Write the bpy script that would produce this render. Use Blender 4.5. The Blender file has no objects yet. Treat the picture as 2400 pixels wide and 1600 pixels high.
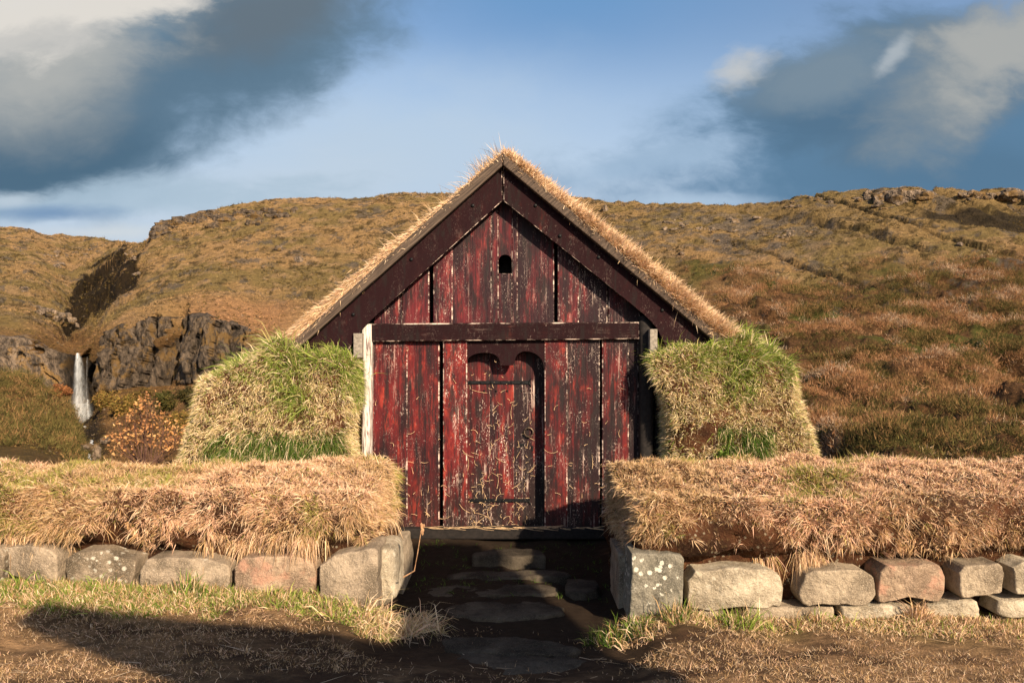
import bpy, bmesh, math, random
import numpy as np
from mathutils import Vector

# ------------------------------------------------------------------ camera, world, sun
C = bpy.context.scene
COL = C.collection
F, CX, HY, CAMZ = 1900.0, 1200.0, 820.0, 1.85      # focal length and horizon of a 2400 px wide picture
EXPO = 0.95
AZ, EL = math.radians(30), math.radians(28)         # sun: to the right behind the viewer
cam_d = bpy.data.cameras.new('camera'); cam = bpy.data.objects.new('camera', cam_d); COL.objects.link(cam)
cam.location = (0, 0, CAMZ); cam.rotation_euler = (math.radians(90), 0, 0)
cam_d.sensor_width = 36; cam_d.lens = F / 2400 * 36; cam_d.shift_y = (HY - 800) / 2400
cam_d.clip_end = 3000; C.camera = cam
C.view_settings.view_transform = 'Standard'; C.view_settings.look = 'None'
C.view_settings.exposure = EXPO; C.view_settings.gamma = 1
C.cycles.max_bounces = 5; C.cycles.diffuse_bounces = 3; C.cycles.transparent_max_bounces = 12

class NT:
    """small helper that strings shader nodes together"""
    def __init__(s, tree): s.t = tree; s.t.nodes.clear()
    def n(s, typ, ins=None, **attr):
        nd = s.t.nodes.new(typ)
        for k, v in attr.items(): setattr(nd, k, v)
        for k, v in (ins or {}).items(): s.put(nd.inputs[k], v)
        return nd
    def put(s, sock, v):
        if hasattr(v, 'is_output') or isinstance(v, bpy.types.NodeSocket): s.t.links.new(v, sock)
        elif isinstance(v, bpy.types.Node): s.t.links.new(v.outputs[0], sock)
        else: sock.default_value = v
    def m(s, op, a, b=0.0, c=0.0, clamp=False):
        nd = s.t.nodes.new('ShaderNodeMath'); nd.operation = op; nd.use_clamp = clamp
        for i, v in enumerate((a, b, c)): s.put(nd.inputs[i], v)
        return nd.outputs[0]
    def v(s, op, a, b=(0, 0, 0)):
        nd = s.t.nodes.new('ShaderNodeVectorMath'); nd.operation = op
        s.put(nd.inputs[0], a)
        if op == 'SCALE': s.put(nd.inputs['Scale'], b)
        else: s.put(nd.inputs[1], b)
        return nd.outputs['Value'] if op in ('LENGTH', 'DOT_PRODUCT') else nd.outputs[0]
    def mr(s, x, a, b, c=0.0, d=1.0, smooth=True):
        nd = s.t.nodes.new('ShaderNodeMapRange'); nd.interpolation_type = 'SMOOTHSTEP' if smooth else 'LINEAR'
        for i, v in enumerate((x, a, b, c, d)): s.put(nd.inputs[i], v)
        return nd.outputs[0]
    def mix(s, f, a, b, mode='MIX'):
        nd = s.t.nodes.new('ShaderNodeMix'); nd.data_type = 'RGBA'; nd.blend_type = mode; nd.clamp_factor = True
        s.put(nd.inputs[0], f)
        for i, v in ((6, a), (7, b)):
            if isinstance(v, (tuple, list)): v = (*v[:3], 1)
            s.put(nd.inputs[i], v)
        return nd.outputs[2]
    def noise(s, vec, scale, detail=4, rough=0.55, dist=0.0):
        nd = s.n('ShaderNodeTexNoise', {'Scale': scale, 'Detail': detail, 'Roughness': rough, 'Distortion': dist})
        s.put(nd.inputs['Vector'], vec); return nd.outputs['Fac']
    def vor(s, vec, scale, feature='F1', out='Distance', rnd=1.0):
        nd = s.n('ShaderNodeTexVoronoi', {'Scale': scale}, feature=feature)
        nd.inputs['Randomness'].default_value = rnd
        s.put(nd.inputs['Vector'], vec); return nd.outputs[out]

def lin(r, g, b):
    f = lambda c: c / 12.92 if c <= .04045 else ((c + .055) / 1.055) ** 2.4
    return tuple(f(x / 255) for x in (r, g, b))

world = bpy.data.worlds.new('World'); C.world = world; world.use_nodes = True
def build_world():
    t = NT(world.node_tree)
    SK = 0.08; G = 2 ** EXPO      # cloud tones are given as they look at this exposure
    sky = t.n('ShaderNodeTexSky', sky_type='NISHITA', sun_disc=False, sun_elevation=EL, sun_rotation=math.pi - AZ)
    sky.air_density = 1.0; sky.dust_density = 1.2; sky.ozone_density = 1.6
    d = t.n('ShaderNodeTexCoord').outputs['Generated']
    sp = t.n('ShaderNodeSeparateXYZ', {0: d})
    dy = t.m('MAXIMUM', sp.outputs[1], 0.12)
    u = t.m('DIVIDE', sp.outputs[0], dy); v = t.m('DIVIDE', sp.outputs[2], dy)
    uv = t.n('ShaderNodeCombineXYZ', {0: u, 1: v, 2: 0.0}).outputs[0]
    def tex(vec, sc, det=9, ro=.58): 
        nd = t.n('ShaderNodeTexNoise', {'Scale': sc, 'Detail': det, 'Roughness': ro}); t.put(nd.inputs['Vector'], vec); return nd
    st = t.v('MULTIPLY', uv, (1, 1.75, 1))
    w = t.v('SCALE', t.v('SUBTRACT', tex(st, 2.6, 5).outputs['Color'], (.5, .5, .5)), 0.12)
    p = t.v('ADD', uv, w); ps = t.v('MULTIPLY', p, (1, 1.7, 1))
    f1 = t.m('MULTIPLY', t.m('SUBTRACT', tex(ps, 4.2, 12, .60).outputs['Fac'], .5), 1.9)           # billows
    f2 = t.m('MULTIPLY', t.m('SUBTRACT', tex(t.v('ADD', ps, (4.3, 2.1, .7)), 9, 10, .62).outputs['Fac'], .5), 1.6)
    f3 = t.m('SUBTRACT', tex(t.v('MULTIPLY', t.v('ADD', p, (1.3, 5.1, .2)), (1, 3.4, 1)), 5.0, 10, .6).outputs['Fac'], .5)
    f3 = t.m('MULTIPLY', f3, 1.5)   # streaks
    def blob(px, py, rx, ry, ang, soft, amt=1.0, rag=.9, tx=None, vec=None):
        q = t.v('SUBTRACT', uv if vec is None else vec, ((px - CX) / F, (HY - py) / F, 0))
        r = t.n('ShaderNodeVectorRotate', {'Angle': -math.radians(ang)}, rotation_type='Z_AXIS'); t.put(r.inputs['Vector'], q)
        q = t.v('MULTIPLY', r.outputs[0], (F / rx, F / ry, 0))
        d = t.m('ADD', t.m('SUBTRACT', 1.0, t.v('LENGTH', q)), t.m('MULTIPLY', f1 if tx is None else tx, rag))
        return t.mr(d, 0.0, soft, 0.0, amt)
    base = t.v('SCALE', sky.outputs[0], SKYGAIN)
    hz = t.mr(v, 0.42, 0.12)
    base = t.mix(hz, base, tuple(c / SK / G for c in lin(192, 208, 226)))
    def cl(col, rgb, f): return t.mix(f, col, tuple(c / SK / G for c in lin(*rgb)))
    c = base
    c = cl(c, (106, 154, 202), blob(1330, -80, 700, 330, 0, 1.0, .9, .15))
    c = cl(c, (188, 207, 226), blob(840, 400, 820, 330, 10, 1.0, 1.0, .5))
    c = cl(c, (198, 212, 226), blob(560, 470, 520, 130, 10, 1.0, .7, .9, f3))
    # left bank: slate underside, pale sunlit top corner
    c = cl(c, (104, 132, 154), blob(250, 180, 1080, 345, 24, .55, 1.0, .75))
    c = cl(c, (92, 120, 142), blob(220, 260, 920, 210, 23, .75, .95, .8))
    c = cl(c, (78, 108, 131), blob(60, 390, 470, 120, 12, .8, .9, .7))
    c = cl(c, (104, 116, 126), blob(640, 30, 360, 130, 18, .9, .8, .8))
    c = cl(c, (146, 154, 158), blob(150, 200, 360, 170, 18, .9, .85, .9))
    c = cl(c, (176, 178, 176), blob(120, 110, 400, 170, 16, .7, .9, 1.0))
    c = cl(c, (226, 221, 213), blob(110, 20, 420, 140, 12, .5, .95, 1.3))
    c = cl(c, (188, 188, 186), blob(60, 95, 260, 60, 10, .8, .7, 1.6, f2))
    # low streaks at left
    c = cl(c, (172, 194, 212), blob(260, 470, 620, 64, 5, .7, .85, 1.5, f3))
    c = cl(c, (110, 144, 182), blob(120, 500, 250, 32, 0, .9, .8, 1.0, f3))
    c = cl(c, (208, 216, 222), blob(240, 545, 300, 34, 0, .9, .9, .9, f3))
    c = cl(c, (190, 205, 218), blob(30, 470, 120, 28, 4, .9, .8, 1.0, f3))
    # right bank
    c = cl(c, (120, 152, 182), blob(2120, 360, 960, 320, 10, .55, .95, .8))
    c = cl(c, (92, 128, 158), blob(2230, 340, 800, 270, 10, .5, .95, .8))
    c = cl(c, (96, 124, 148), blob(2180, 170, 560, 200, 14, .45, .95, .9))
    c = cl(c, (88, 122, 150), blob(2350, 400, 560, 105, 2, .9, .9, .8))
    c = cl(c, (78, 112, 140), blob(1900, 300, 420, 90, 10, .9, .6, 1.2))
    c = cl(c, (128, 146, 160), blob(1960, 170, 240, 100, 20, .8, .75, 1.3))
    c = cl(c, (140, 150, 156), blob(2270, 150, 330, 190, 30, .7, .9, 1.1))
    c = cl(c, (176, 177, 174), blob(2330, 110, 240, 150, 35, .6, .85, 1.3))
    c = cl(c, (198, 200, 200), blob(1722, 152, 100, 70, 8, .8, .85, 1.1, f2, p))
    c = cl(c, (182, 190, 196), blob(2068, 128, 100, 34, 52, .9, .75, 1.2, f2, p))
    c = cl(c, (158, 184, 210), blob(1500, 385, 330, 44, 12, .9, .75, 1.3, f3))
    c = cl(c, (178, 200, 222), blob(1620, 474, 300, 30, 0, 1.0, .8, .8, f3))
    bg = t.n('ShaderNodeBackground', {'Strength': SK}); t.put(bg.inputs[0], c)
    o = t.n('ShaderNodeOutputWorld'); t.put(o.inputs[0], bg.outputs[0])
SKYGAIN = 1.0
build_world()

sun_d = bpy.data.lights.new('sun', 'SUN'); sun_d.energy = 5.0; sun_d.angle = math.radians(.5); sun_d.color = (1, .81, .58)
sun = bpy.data.objects.new('sun', sun_d); COL.objects.link(sun)
SUNV = Vector((math.sin(AZ) * math.cos(EL), -math.cos(AZ) * math.cos(EL), math.sin(EL)))
sun.rotation_euler = SUNV.to_track_quat('Z', 'Y').to_euler(); sun.location = (20, -20, 20)

# ------------------------------------------------------------------ helpers
rng = np.random.default_rng(7); random.seed(7)
def W(px, py, Y): return ((px - CX) / F * Y, Y, CAMZ - (py - HY) / F * Y)

def _h(ix, iy, iz, seed):
    h = (ix.astype(np.uint32) * np.uint32(374761393) + iy.astype(np.uint32) * np.uint32(668265263)
         + iz.astype(np.uint32) * np.uint32(2246822519) + np.uint32(seed * 3266489 + 17))
    h = (h ^ (h >> np.uint32(13))) * np.uint32(1274126177)
    return ((h ^ (h >> np.uint32(16))) & np.uint32(0xffff)).astype(np.float64) / 65535.0
def vn(p, s=1.0, seed=0):
    p = np.asarray(p, float) * s
    i = np.floor(p).astype(np.int64); f = p - i; f = f * f * (3 - 2 * f); r = 0
    for a in (0, 1):
        for b in (0, 1):
            for c in (0, 1):
                wgt = (f[:, 0] if a else 1 - f[:, 0]) * (f[:, 1] if b else 1 - f[:, 1]) * (f[:, 2] if c else 1 - f[:, 2])
                r = r + wgt * _h(i[:, 0] + a, i[:, 1] + b, i[:, 2] + c, seed)
    return r
def fbm(p, s=1.0, o=4, seed=0, g=.5):
    a = 1.0; t = 0; r = 0
    for k in range(o): r = r + a * vn(p, s * 2 ** k, seed + k * 11); t += a; a *= g
    return r / t
def sst(x, a, b):
    t = np.clip((x - a) / (b - a), 0, 1); return t * t * (3 - 2 * t)
def unit(v): return v / np.maximum(np.linalg.norm(v, axis=-1, keepdims=True), 1e-9)

def tag(o, label=None, cat=None, group=None, kind=None):
    if label: o['label'] = label
    if cat: o['category'] = cat
    if group: o['group'] = group
    if kind: o['kind'] = kind
    return o
def link(name, me, mat=None, parent=None):
    o = bpy.data.objects.new(name, me); COL.objects.link(o)
    if mat is not None: me.materials.append(mat)
    if parent is not None: o.parent = parent
    return o
def empty(name, label, cat, group=None):
    o = bpy.data.objects.new(name, None); COL.objects.link(o); return tag(o, label, cat, group)
def mesh_np(name, V, faces, mat=None, parent=None, col=None, smooth=False):
    """V (n,3); faces = list of int arrays (k, 3 or 4); col (n,3)"""
    me = bpy.data.meshes.new(name)
    V = np.asarray(V, np.float32); me.vertices.add(len(V)); me.vertices.foreach_set('co', V.ravel())
    idx = np.concatenate([np.asarray(f, np.int32).ravel() for f in faces])
    sizes = np.concatenate([np.full(len(f), np.asarray(f).shape[1], np.int32) for f in faces])
    st = np.concatenate([[0], np.cumsum(sizes)[:-1]]).astype(np.int32)
    me.loops.add(len(idx)); me.loops.foreach_set('vertex_index', idx)
    me.polygons.add(len(sizes)); me.polygons.foreach_set('loop_start', st)
    if smooth: me.polygons.foreach_set('use_smooth', np.ones(len(sizes), bool))
    if col is not None:
        a = me.color_attributes.new('Col', 'FLOAT_COLOR', 'POINT')
        a.data.foreach_set('color', np.concatenate([col, np.ones((len(col), 1))], 1).astype(np.float32).ravel())
    me.update(calc_edges=True)
    return link(name, me, mat, parent)
def from_bm(name, bm, mat=None, parent=None, smooth=False):
    me = bpy.data.meshes.new(name); bm.normal_update(); bm.to_mesh(me); bm.free()
    if smooth: me.polygons.foreach_set('use_smooth', np.ones(len(me.polygons), bool))
    return link(name, me, mat, parent)

def prism(bm, pts, y0, y1, bev=.006, tone=None, seg=1):
    """polygon of (x, z) points with its front at y0, running back to y1; front edges bevelled"""
    a = sum(pts[i][0] * pts[(i + 1) % len(pts)][1] - pts[(i + 1) % len(pts)][0] * pts[i][1] for i in range(len(pts)))
    if a < 0: pts = pts[::-1]
    old = set(bm.faces)
    fr = [bm.verts.new((x, y0, z)) for x, z in pts]; bk = [bm.verts.new((x, y1, z)) for x, z in pts]
    n = len(pts); front = bm.faces.new(fr); bm.faces.new(bk[::-1])
    for i in range(n): bm.faces.new((fr[(i + 1) % n], fr[i], bk[i], bk[(i + 1) % n]))
    if bev > 0: bmesh.ops.bevel(bm, geom=list(front.edges), offset=bev, segments=seg, affect='EDGES', profile=.5)
    if tone is not None:
        new = [f for f in bm.faces if f not in old]
        had = bm.loops.layers.float_color.get('Tone')
        if not had:
            bm.loops.layers.float_color.new('Tone'); new = list(bm.faces)
        lay = bm.loops.layers.float_color.get('Tone')
        for f in new:
            f.normal_update(); e = 1.0 if -.97 < f.normal.y < -.05 else 0.0
            for l in f.loops: l[lay] = (tone[0], tone[1], e, 1)
def pxz(px, py, Y): x, _, z = W(px, py, Y); return (x, z)
def tube(bm, pts, r0, r1=None, n=6):
    pts = [Vector(p) for p in pts]; r1 = r0 if r1 is None else r1; rings = []
    for i, p in enumerate(pts):
        d = (pts[min(i + 1, len(pts) - 1)] - pts[max(i - 1, 0)]).normalized()
        a = d.cross(Vector((0, 0, 1)) if abs(d.z) < .9 else Vector((1, 0, 0))).normalized(); b = d.cross(a)
        r = r0 + (r1 - r0) * i / max(len(pts) - 1, 1)
        rings.append([bm.verts.new(p + (a * math.cos(2 * math.pi * k / n) + b * math.sin(2 * math.pi * k / n)) * r) for k in range(n)])
    for q, s in zip(rings, rings[1:]):
        for k in range(n): bm.faces.new((q[k], q[(k + 1) % n], s[(k + 1) % n], s[k]))
    bm.faces.new(rings[0][::-1]); bm.faces.new(rings[-1])
def ball(bm, p, r, sub=1, sc=(1, 1, 1)):
    res = bmesh.ops.create_icosphere(bm, subdivisions=sub, radius=r)
    for v in res['verts']: v.co = Vector((v.co.x * sc[0], v.co.y * sc[1], v.co.z * sc[2])) + Vector(p)

def chaikin(P, it=1):
    P = np.asarray(P, float)
    for _ in range(it):
        Q = np.roll(P, -1, 0); P = np.stack([P * .86 + Q * .14, P * .14 + Q * .86], 1).reshape(-1, 2)
    return P
def resample(P, n):
    P = np.vstack([P, P[:1]]); d = np.r_[0, np.cumsum(np.linalg.norm(np.diff(P, axis=0), axis=1))]
    s = np.linspace(0, d[-1], n, endpoint=False)
    return np.stack([np.interp(s, d, P[:, 0]), np.interp(s, d, P[:, 1])], 1)
def blob_mesh(poly, Yf, Yb, R, n=120, amp=.01, fr=6.0, seed=0, rings=14, smooth_it=1, tilt=0.0, amp2=0.0):
    """solid whose front outline is POLY (x, z), rounded over R at the rim and running back to Yb"""
    P = resample(chaikin(poly, smooth_it), n); c = P.mean(0)
    d = P - c; L = np.linalg.norm(d, axis=1); V = [[c[0], Yf, c[1]]]; tmin = max(0.0, 1 - R / L.min())
    ts = np.r_[np.linspace(0, 1, rings + 1)[1:-1], 1 - (1 - np.cos(np.linspace(0, math.pi / 2, 6)))[::-1] * min(.9 * R / L.mean(), .5)]
    ts = np.unique(np.clip(ts, 0.03, 1))
    for t in ts:
        e = (1 - t) * L; q = np.clip(R - e, 0, R); dep = R - np.sqrt(np.maximum(R * R - q * q, 0))
        V += [[c[0] + d[i, 0] * t, Yf + dep[i], c[1] + d[i, 1] * t] for i in range(n)]
    nb = max(2, int((Yb - Yf - R) / max(R, .25)) + 1)
    for k in range(1, nb + 1):
        y = Yf + R + (Yb - Yf - R) * k / nb
        V += [[P[i, 0], y, P[i, 1]] for i in range(n)]
    m = len(ts) + nb; V = np.array(V); i = np.arange(n); j = (i + 1) % n
    tris = np.stack([np.zeros(n, int), 1 + j, 1 + i], 1)
    quads = np.concatenate([np.stack([1 + k * n + i, 1 + k * n + j, 1 + (k + 1) * n + j, 1 + (k + 1) * n + i], 1) for k in range(m - 1)])
    quads = quads[:, ::-1] if False else quads
    s = Yf - tilt * 0
    V[:, 1] += tilt * (V[:, 2] - c[1])
    dx = np.stack([fbm(V + o, fr, 4, seed + 3 * a) - .5 for a, o in enumerate((0, 7.7, 15.3))], 1)
    V = V + dx * amp * 2
    if amp2: V = V + np.stack([fbm(V + o, fr * .3, 2, seed + 50 + a) - .5 for a, o in enumerate((0, 7.7, 15.3))], 1) * amp2 * 2
    return V, tris, quads
def tri_of(tris, quads): return np.concatenate([tris, quads[:, [0, 1, 2]], quads[:, [0, 2, 3]]])
def orient(V, tris, quads, centre):
    """flip faces so that they look away from CENTRE"""
    def fix(f):
        a, b, c = V[f[:, 0]], V[f[:, 1]], V[f[:, 2]]
        nn = np.cross(b - a, c - a); out = ((a + b + c) / 3 - centre); return f[:, ::-1].copy() if (nn * out).sum() < 0 else f
    return fix(tris), fix(quads)
def sample(V, T, n, weight=None):
    a, b, c = V[T[:, 0]], V[T[:, 1]], V[T[:, 2]]
    nn = np.cross(b - a, c - a); ar = np.linalg.norm(nn, axis=1) * .5
    w = ar.copy()
    if weight is not None: w = w * weight((a + b + c) / 3, unit(nn))
    k = rng.choice(len(T), n, p=w / w.sum()); r1 = np.sqrt(rng.random(n))[:, None]; r2 = rng.random(n)[:, None]
    return a[k] * (1 - r1) + b[k] * r1 * (1 - r2) + c[k] * r1 * r2, unit(nn[k])
def rv(n, s=1.0): return rng.normal(size=(n, 3)) * s

def blades(P, N, nb, L, Wd, rad, an, ac, ar, up, droop, colf, lv=.4, bias=None, simple=False):
    """nb blades from every clump P; returns verts, faces, colours"""
    K = len(P); n = K * nb
    cd = unit(rv(K)); cd[:, 2] *= .6
    cl = L * (1 + lv * (rng.random(K) - .5)) if np.isscalar(L) else L
    base = np.repeat(P, nb, 0); Nn = np.repeat(N, nb, 0); r = rv(n); r -= Nn * (r * Nn).sum(1, keepdims=True)
    base = base + r * rad * .6
    d = Nn * an + np.repeat(cd, nb, 0) * ac + rv(n) * ar
    d[:, 2] += up
    if bias is not None: d = d + np.repeat(bias, nb, 0) if np.ndim(bias) == 2 else d + np.asarray(bias)
    d = unit(d); l = (np.repeat(cl, nb) * (.45 + .8 * rng.random(n)))[:, None]
    side = unit(np.cross(d, rv(n))) * (Wd * (.6 + .8 * rng.random(n)))[:, None] * .5
    dr = np.zeros((n, 3)); dr[:, 2] = -droop; kink = rv(n, .10)
    base = base - Nn * .012
    mid = base + d * l * .5 + dr * l * .2 + kink * l; tip = base + d * l * .95 + dr * l * .85 + kink * l * 1.6
    col = colf(np.repeat(P, nb, 0), n)
    i = np.arange(n)
    if simple:
        V = np.stack([base - side, base + side, tip], 1).reshape(-1, 3)
        return V, [np.stack([i * 3, i * 3 + 1, i * 3 + 2], 1)], np.repeat(col, 3, 0)
    V = np.stack([base - side, base + side, mid + side * .8, mid - side * .8, tip], 1).reshape(-1, 3)
    return V, [np.stack([i * 5, i * 5 + 1, i * 5 + 2, i * 5 + 3], 1), np.stack([i * 5 + 3, i * 5 + 2, i * 5 + 4], 1)], np.repeat(col, 5, 0)
def merge(parts):
    V = []; Q = []; T = []; Cc = []; o = 0
    for v, fs, c in parts:
        V.append(v); Cc.append(c)
        for f in fs: (Q if f.shape[1] == 4 else T).append(f + o)
        o += len(v)
    fs = ([np.concatenate(Q)] if Q else []) + ([np.concatenate(T)] if T else [])
    return np.concatenate(V), fs, np.concatenate(Cc)

STRAW = np.array([[.70, .50, .31], [.71, .46, .31], [.57, .39, .21], [.78, .60, .41], [.46, .29, .14], [.27, .16, .075]])
PALE = np.array([[.74, .60, .38], [.68, .53, .30], [.78, .62, .42], [.56, .45, .22], [.42, .35, .14]])
GREEN = np.array([[.20, .27, .045], [.27, .33, .07], [.13, .20, .03], [.36, .38, .10]])
DKGREEN = np.array([[.07, .12, .022], [.11, .17, .03], [.045, .085, .015]])
def pick(pal, n, p=None): return pal[rng.choice(len(pal), n, p=p)] * (.8 + .4 * rng.random((n, 1)))

# ------------------------------------------------------------------ materials
def mat(name):
    m = bpy.data.materials.new(name); m.use_nodes = True; return m, NT(m.node_tree)
def finish(t, col, rough=.85, height=None, bump=.3, bdist=.01, spec=.25, metal=0.0):
    b = t.n('ShaderNodeBsdfPrincipled', {'Roughness': rough, 'Specular IOR Level': spec, 'Metallic': metal}); t.put(b.inputs['Base Color'], col)
    if height is not None:
        bp = t.n('ShaderNodeBump', {'Strength': bump, 'Distance': bdist}); t.put(bp.inputs['Height'], height); t.put(b.inputs['Normal'], bp.outputs[0])
    o = t.n('ShaderNodeOutputMaterial'); t.put(o.inputs[0], b.outputs[0]); return b
def pos(t): return t.n('ShaderNodeNewGeometry').outputs['Position']

def m_blade():
    m, t = mat('grass_blade')
    c = t.n('ShaderNodeAttribute', attribute_name='Col').outputs['Color']
    d = t.n('ShaderNodeBsdfDiffuse'); t.put(d.inputs[0], c)
    tr = t.n('ShaderNodeBsdfTranslucent'); t.put(tr.inputs[0], c)
    mx = t.n('ShaderNodeMixShader', {0: .22}); t.put(mx.inputs[1], d.outputs[0]); t.put(mx.inputs[2], tr.outputs[0])
    o = t.n('ShaderNodeOutputMaterial'); t.put(o.inputs[0], mx.outputs[0]); return m
def m_turf():
    m, t = mat('turf_soil'); p = pos(t)
    a = t.noise(p, 5, 5); b = t.noise(p, 38, 5, .7)
    c = t.mix(t.mr(a, .35, .65), (.030, .014, .008), (.085, .034, .016))
    c = t.mix(t.mr(b, .5, .75), c, (.12, .075, .035))
    f = t.vor(t.v('ADD', p, t.v('SCALE', t.n('ShaderNodeTexNoise', {'Scale': 20}).outputs['Color'], .02)), 26)
    fl = t.m('MULTIPLY', t.mr(f, .30, .18), t.mr(t.noise(p, 4, 3), .47, .56))
    c = t.mix(fl, c, (.24, .20, .14))
    finish(t, c, .95, b, .9, .03, .1); return m
def m_wood(name, dark, red, bright, worn=.5, redamt=.5, streak=(46, 46, 2.2), soot=0.0, fleck=1.0, gloss=.22):
    m, t = mat(name); p = pos(t)
    tone = t.n('ShaderNodeAttribute', attribute_name='Tone'); ts = t.n('ShaderNodeSeparateColor', {0: tone.outputs['Color']})
    off = t.n('ShaderNodeCombineXYZ', {0: t.m('MULTIPLY', ts.outputs[0], 13.7), 1: 0.0, 2: t.m('MULTIPLY', ts.outputs[0], 31.0)}).outputs[0]
    q = t.v('ADD', p, off)
    g = t.noise(t.v('MULTIPLY', q, streak), 1, 6, .65)                      # grain
    g2 = t.noise(t.v('MULTIPLY', q, (streak[0] * 3.2, streak[1] * 3.2, streak[2] * 1.6)), 1, 4, .7)
    big = t.noise(t.v('MULTIPLY', q, (6, 6, 1.5)), 1, 4, .6)
    med = t.noise(t.v('MULTIPLY', q, (14, 14, 5)), 1, 5, .65, .4)
    rr = t.mr(t.m('ADD', t.m('MULTIPLY', big, .6), t.m('ADD', t.m('MULTIPLY', g, .35), t.m('MULTIPLY', t.m('SUBTRACT', ts.outputs[1], .5), .22))), .62 - redamt * .3, .82 - redamt * .3)
    c = t.mix(rr, dark, red)
    c = t.mix(t.m('MULTIPLY', t.mr(med, .50, .68), t.m('MULTIPLY', rr, .9)), c, bright)
    c = t.mix(t.mr(g2, .56, .76, 0, .75), c, tuple(x * .35 for x in dark))
    if soot:
        z = t.n('ShaderNodeSeparateXYZ', {0: p}).outputs[2]
        s = t.m('MULTIPLY', t.mr(t.m('ADD', z, t.m('MULTIPLY', med, .9)), 1.2, .45), soot)
        c = t.mix(s, c, (.018, .011, .009))
    # paint worn to pale wood: thin vertical streaks and corners; flecks are painted-in glints
    patch = t.mr(t.noise(t.v('MULTIPLY', q, (9, 9, 2.4)), 1, 4, .65), .46, .62)
    st = t.m('MULTIPLY', t.mr(g, .53, .64), t.mr(g2, .42, .58))
    fl = t.mr(t.noise(t.v('MULTIPLY', q, (120, 120, 46)), 1, 3, .6), .58, .64)
    fl2 = t.mr(t.noise(t.v('MULTIPLY', q, (62, 62, 24)), 1, 5, .75), .615, .665)
    ed = t.m('MULTIPLY', ts.outputs[2], t.mr(t.noise(t.v('MULTIPLY', q, (5, 5, 16)), 1, 6, .75), .47, .62))
    wv = t.m('MAXIMUM', t.m('MULTIPLY', t.m('MAXIMUM', st, fl), t.m('MULTIPLY', patch, t.m('MULTIPLY', t.mr(ts.outputs[0], .1, .9, .35, 1.15), worn))), t.m('MAXIMUM', t.m('MULTIPLY', t.m('MULTIPLY', fl2, t.m('MULTIPLY', t.mr(t.noise(q, 3.1, 3), .42, .62, .12, 1), t.mr(ts.outputs[0], .1, .9, .35, 1.1))), .8 * fleck), t.m('MULTIPLY', ed, .9)))
    pale = t.mix(med, (.62, .42, .34), (.66, .58, .50))
    c = t.mix(wv, c, pale)
    # weathered black patches and drips where the tar shows
    tar = t.m('MULTIPLY', t.mr(t.noise(t.v('MULTIPLY', q, (16, 16, 3.0)), 1, 6, .7), .49, .60), t.mr(med, .38, .54)); c = t.mix(t.m('MULTIPLY', tar, .85), c, (.014, .009, .009))
    h = t.m('ADD', t.m('MULTIPLY', g, .7), t.m('MULTIPLY', g2, .5))
    finish(t, c, t.mr(g2, .35, .65, .48, .8) if gloss > .2 else .8, h, .55, .006, gloss); return m
def m_grey_wood():
    m, t = mat('weathered_grey_wood'); p = pos(t)
    r = t.n('ShaderNodeVectorRotate', {'Angle': math.radians(40)}, rotation_type='Y_AXIS'); t.put(r.inputs['Vector'], p)
    g = t.noise(t.v('MULTIPLY', r.outputs[0], (3, 40, 60)), 1, 6, .65)
    c = t.mix(t.mr(g, .3, .7), (.028, .020, .016), (.12, .085, .062))
    c = t.mix(t.mr(t.noise(p, 7, 4), .58, .7), c, (.06, .04, .03))
    finish(t, c, .8, g, .5, .006, .2); return m
def m_white_post():
    m, t = mat('white_worn_post'); p = pos(t)
    g = t.noise(t.v('MULTIPLY', p, (70, 70, 5)), 1, 6, .7); b = t.noise(t.v('MULTIPLY', p, (26, 26, 7)), 1, 5, .65)
    c = t.mix(t.mr(g, .35, .6), (.07, .035, .03), (.62, .56, .50))
    c = t.mix(t.mr(b, .56, .72), c, (.13, .05, .04))
    finish(t, c, .75, g, .6, .006, .2); return m
def m_plain(name, col, rough=.7, var=.35, scale=30, metal=0.0):
    m, t = mat(name); n = t.noise(pos(t), scale, 5, .65)
    c = t.mix(t.mr(n, .3, .7), tuple(x * (1 - var) for x in col), tuple(min(1, x * (1 + var)) for x in col))
    finish(t, c, rough, n, .4, .004, .3, metal); return m
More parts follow.
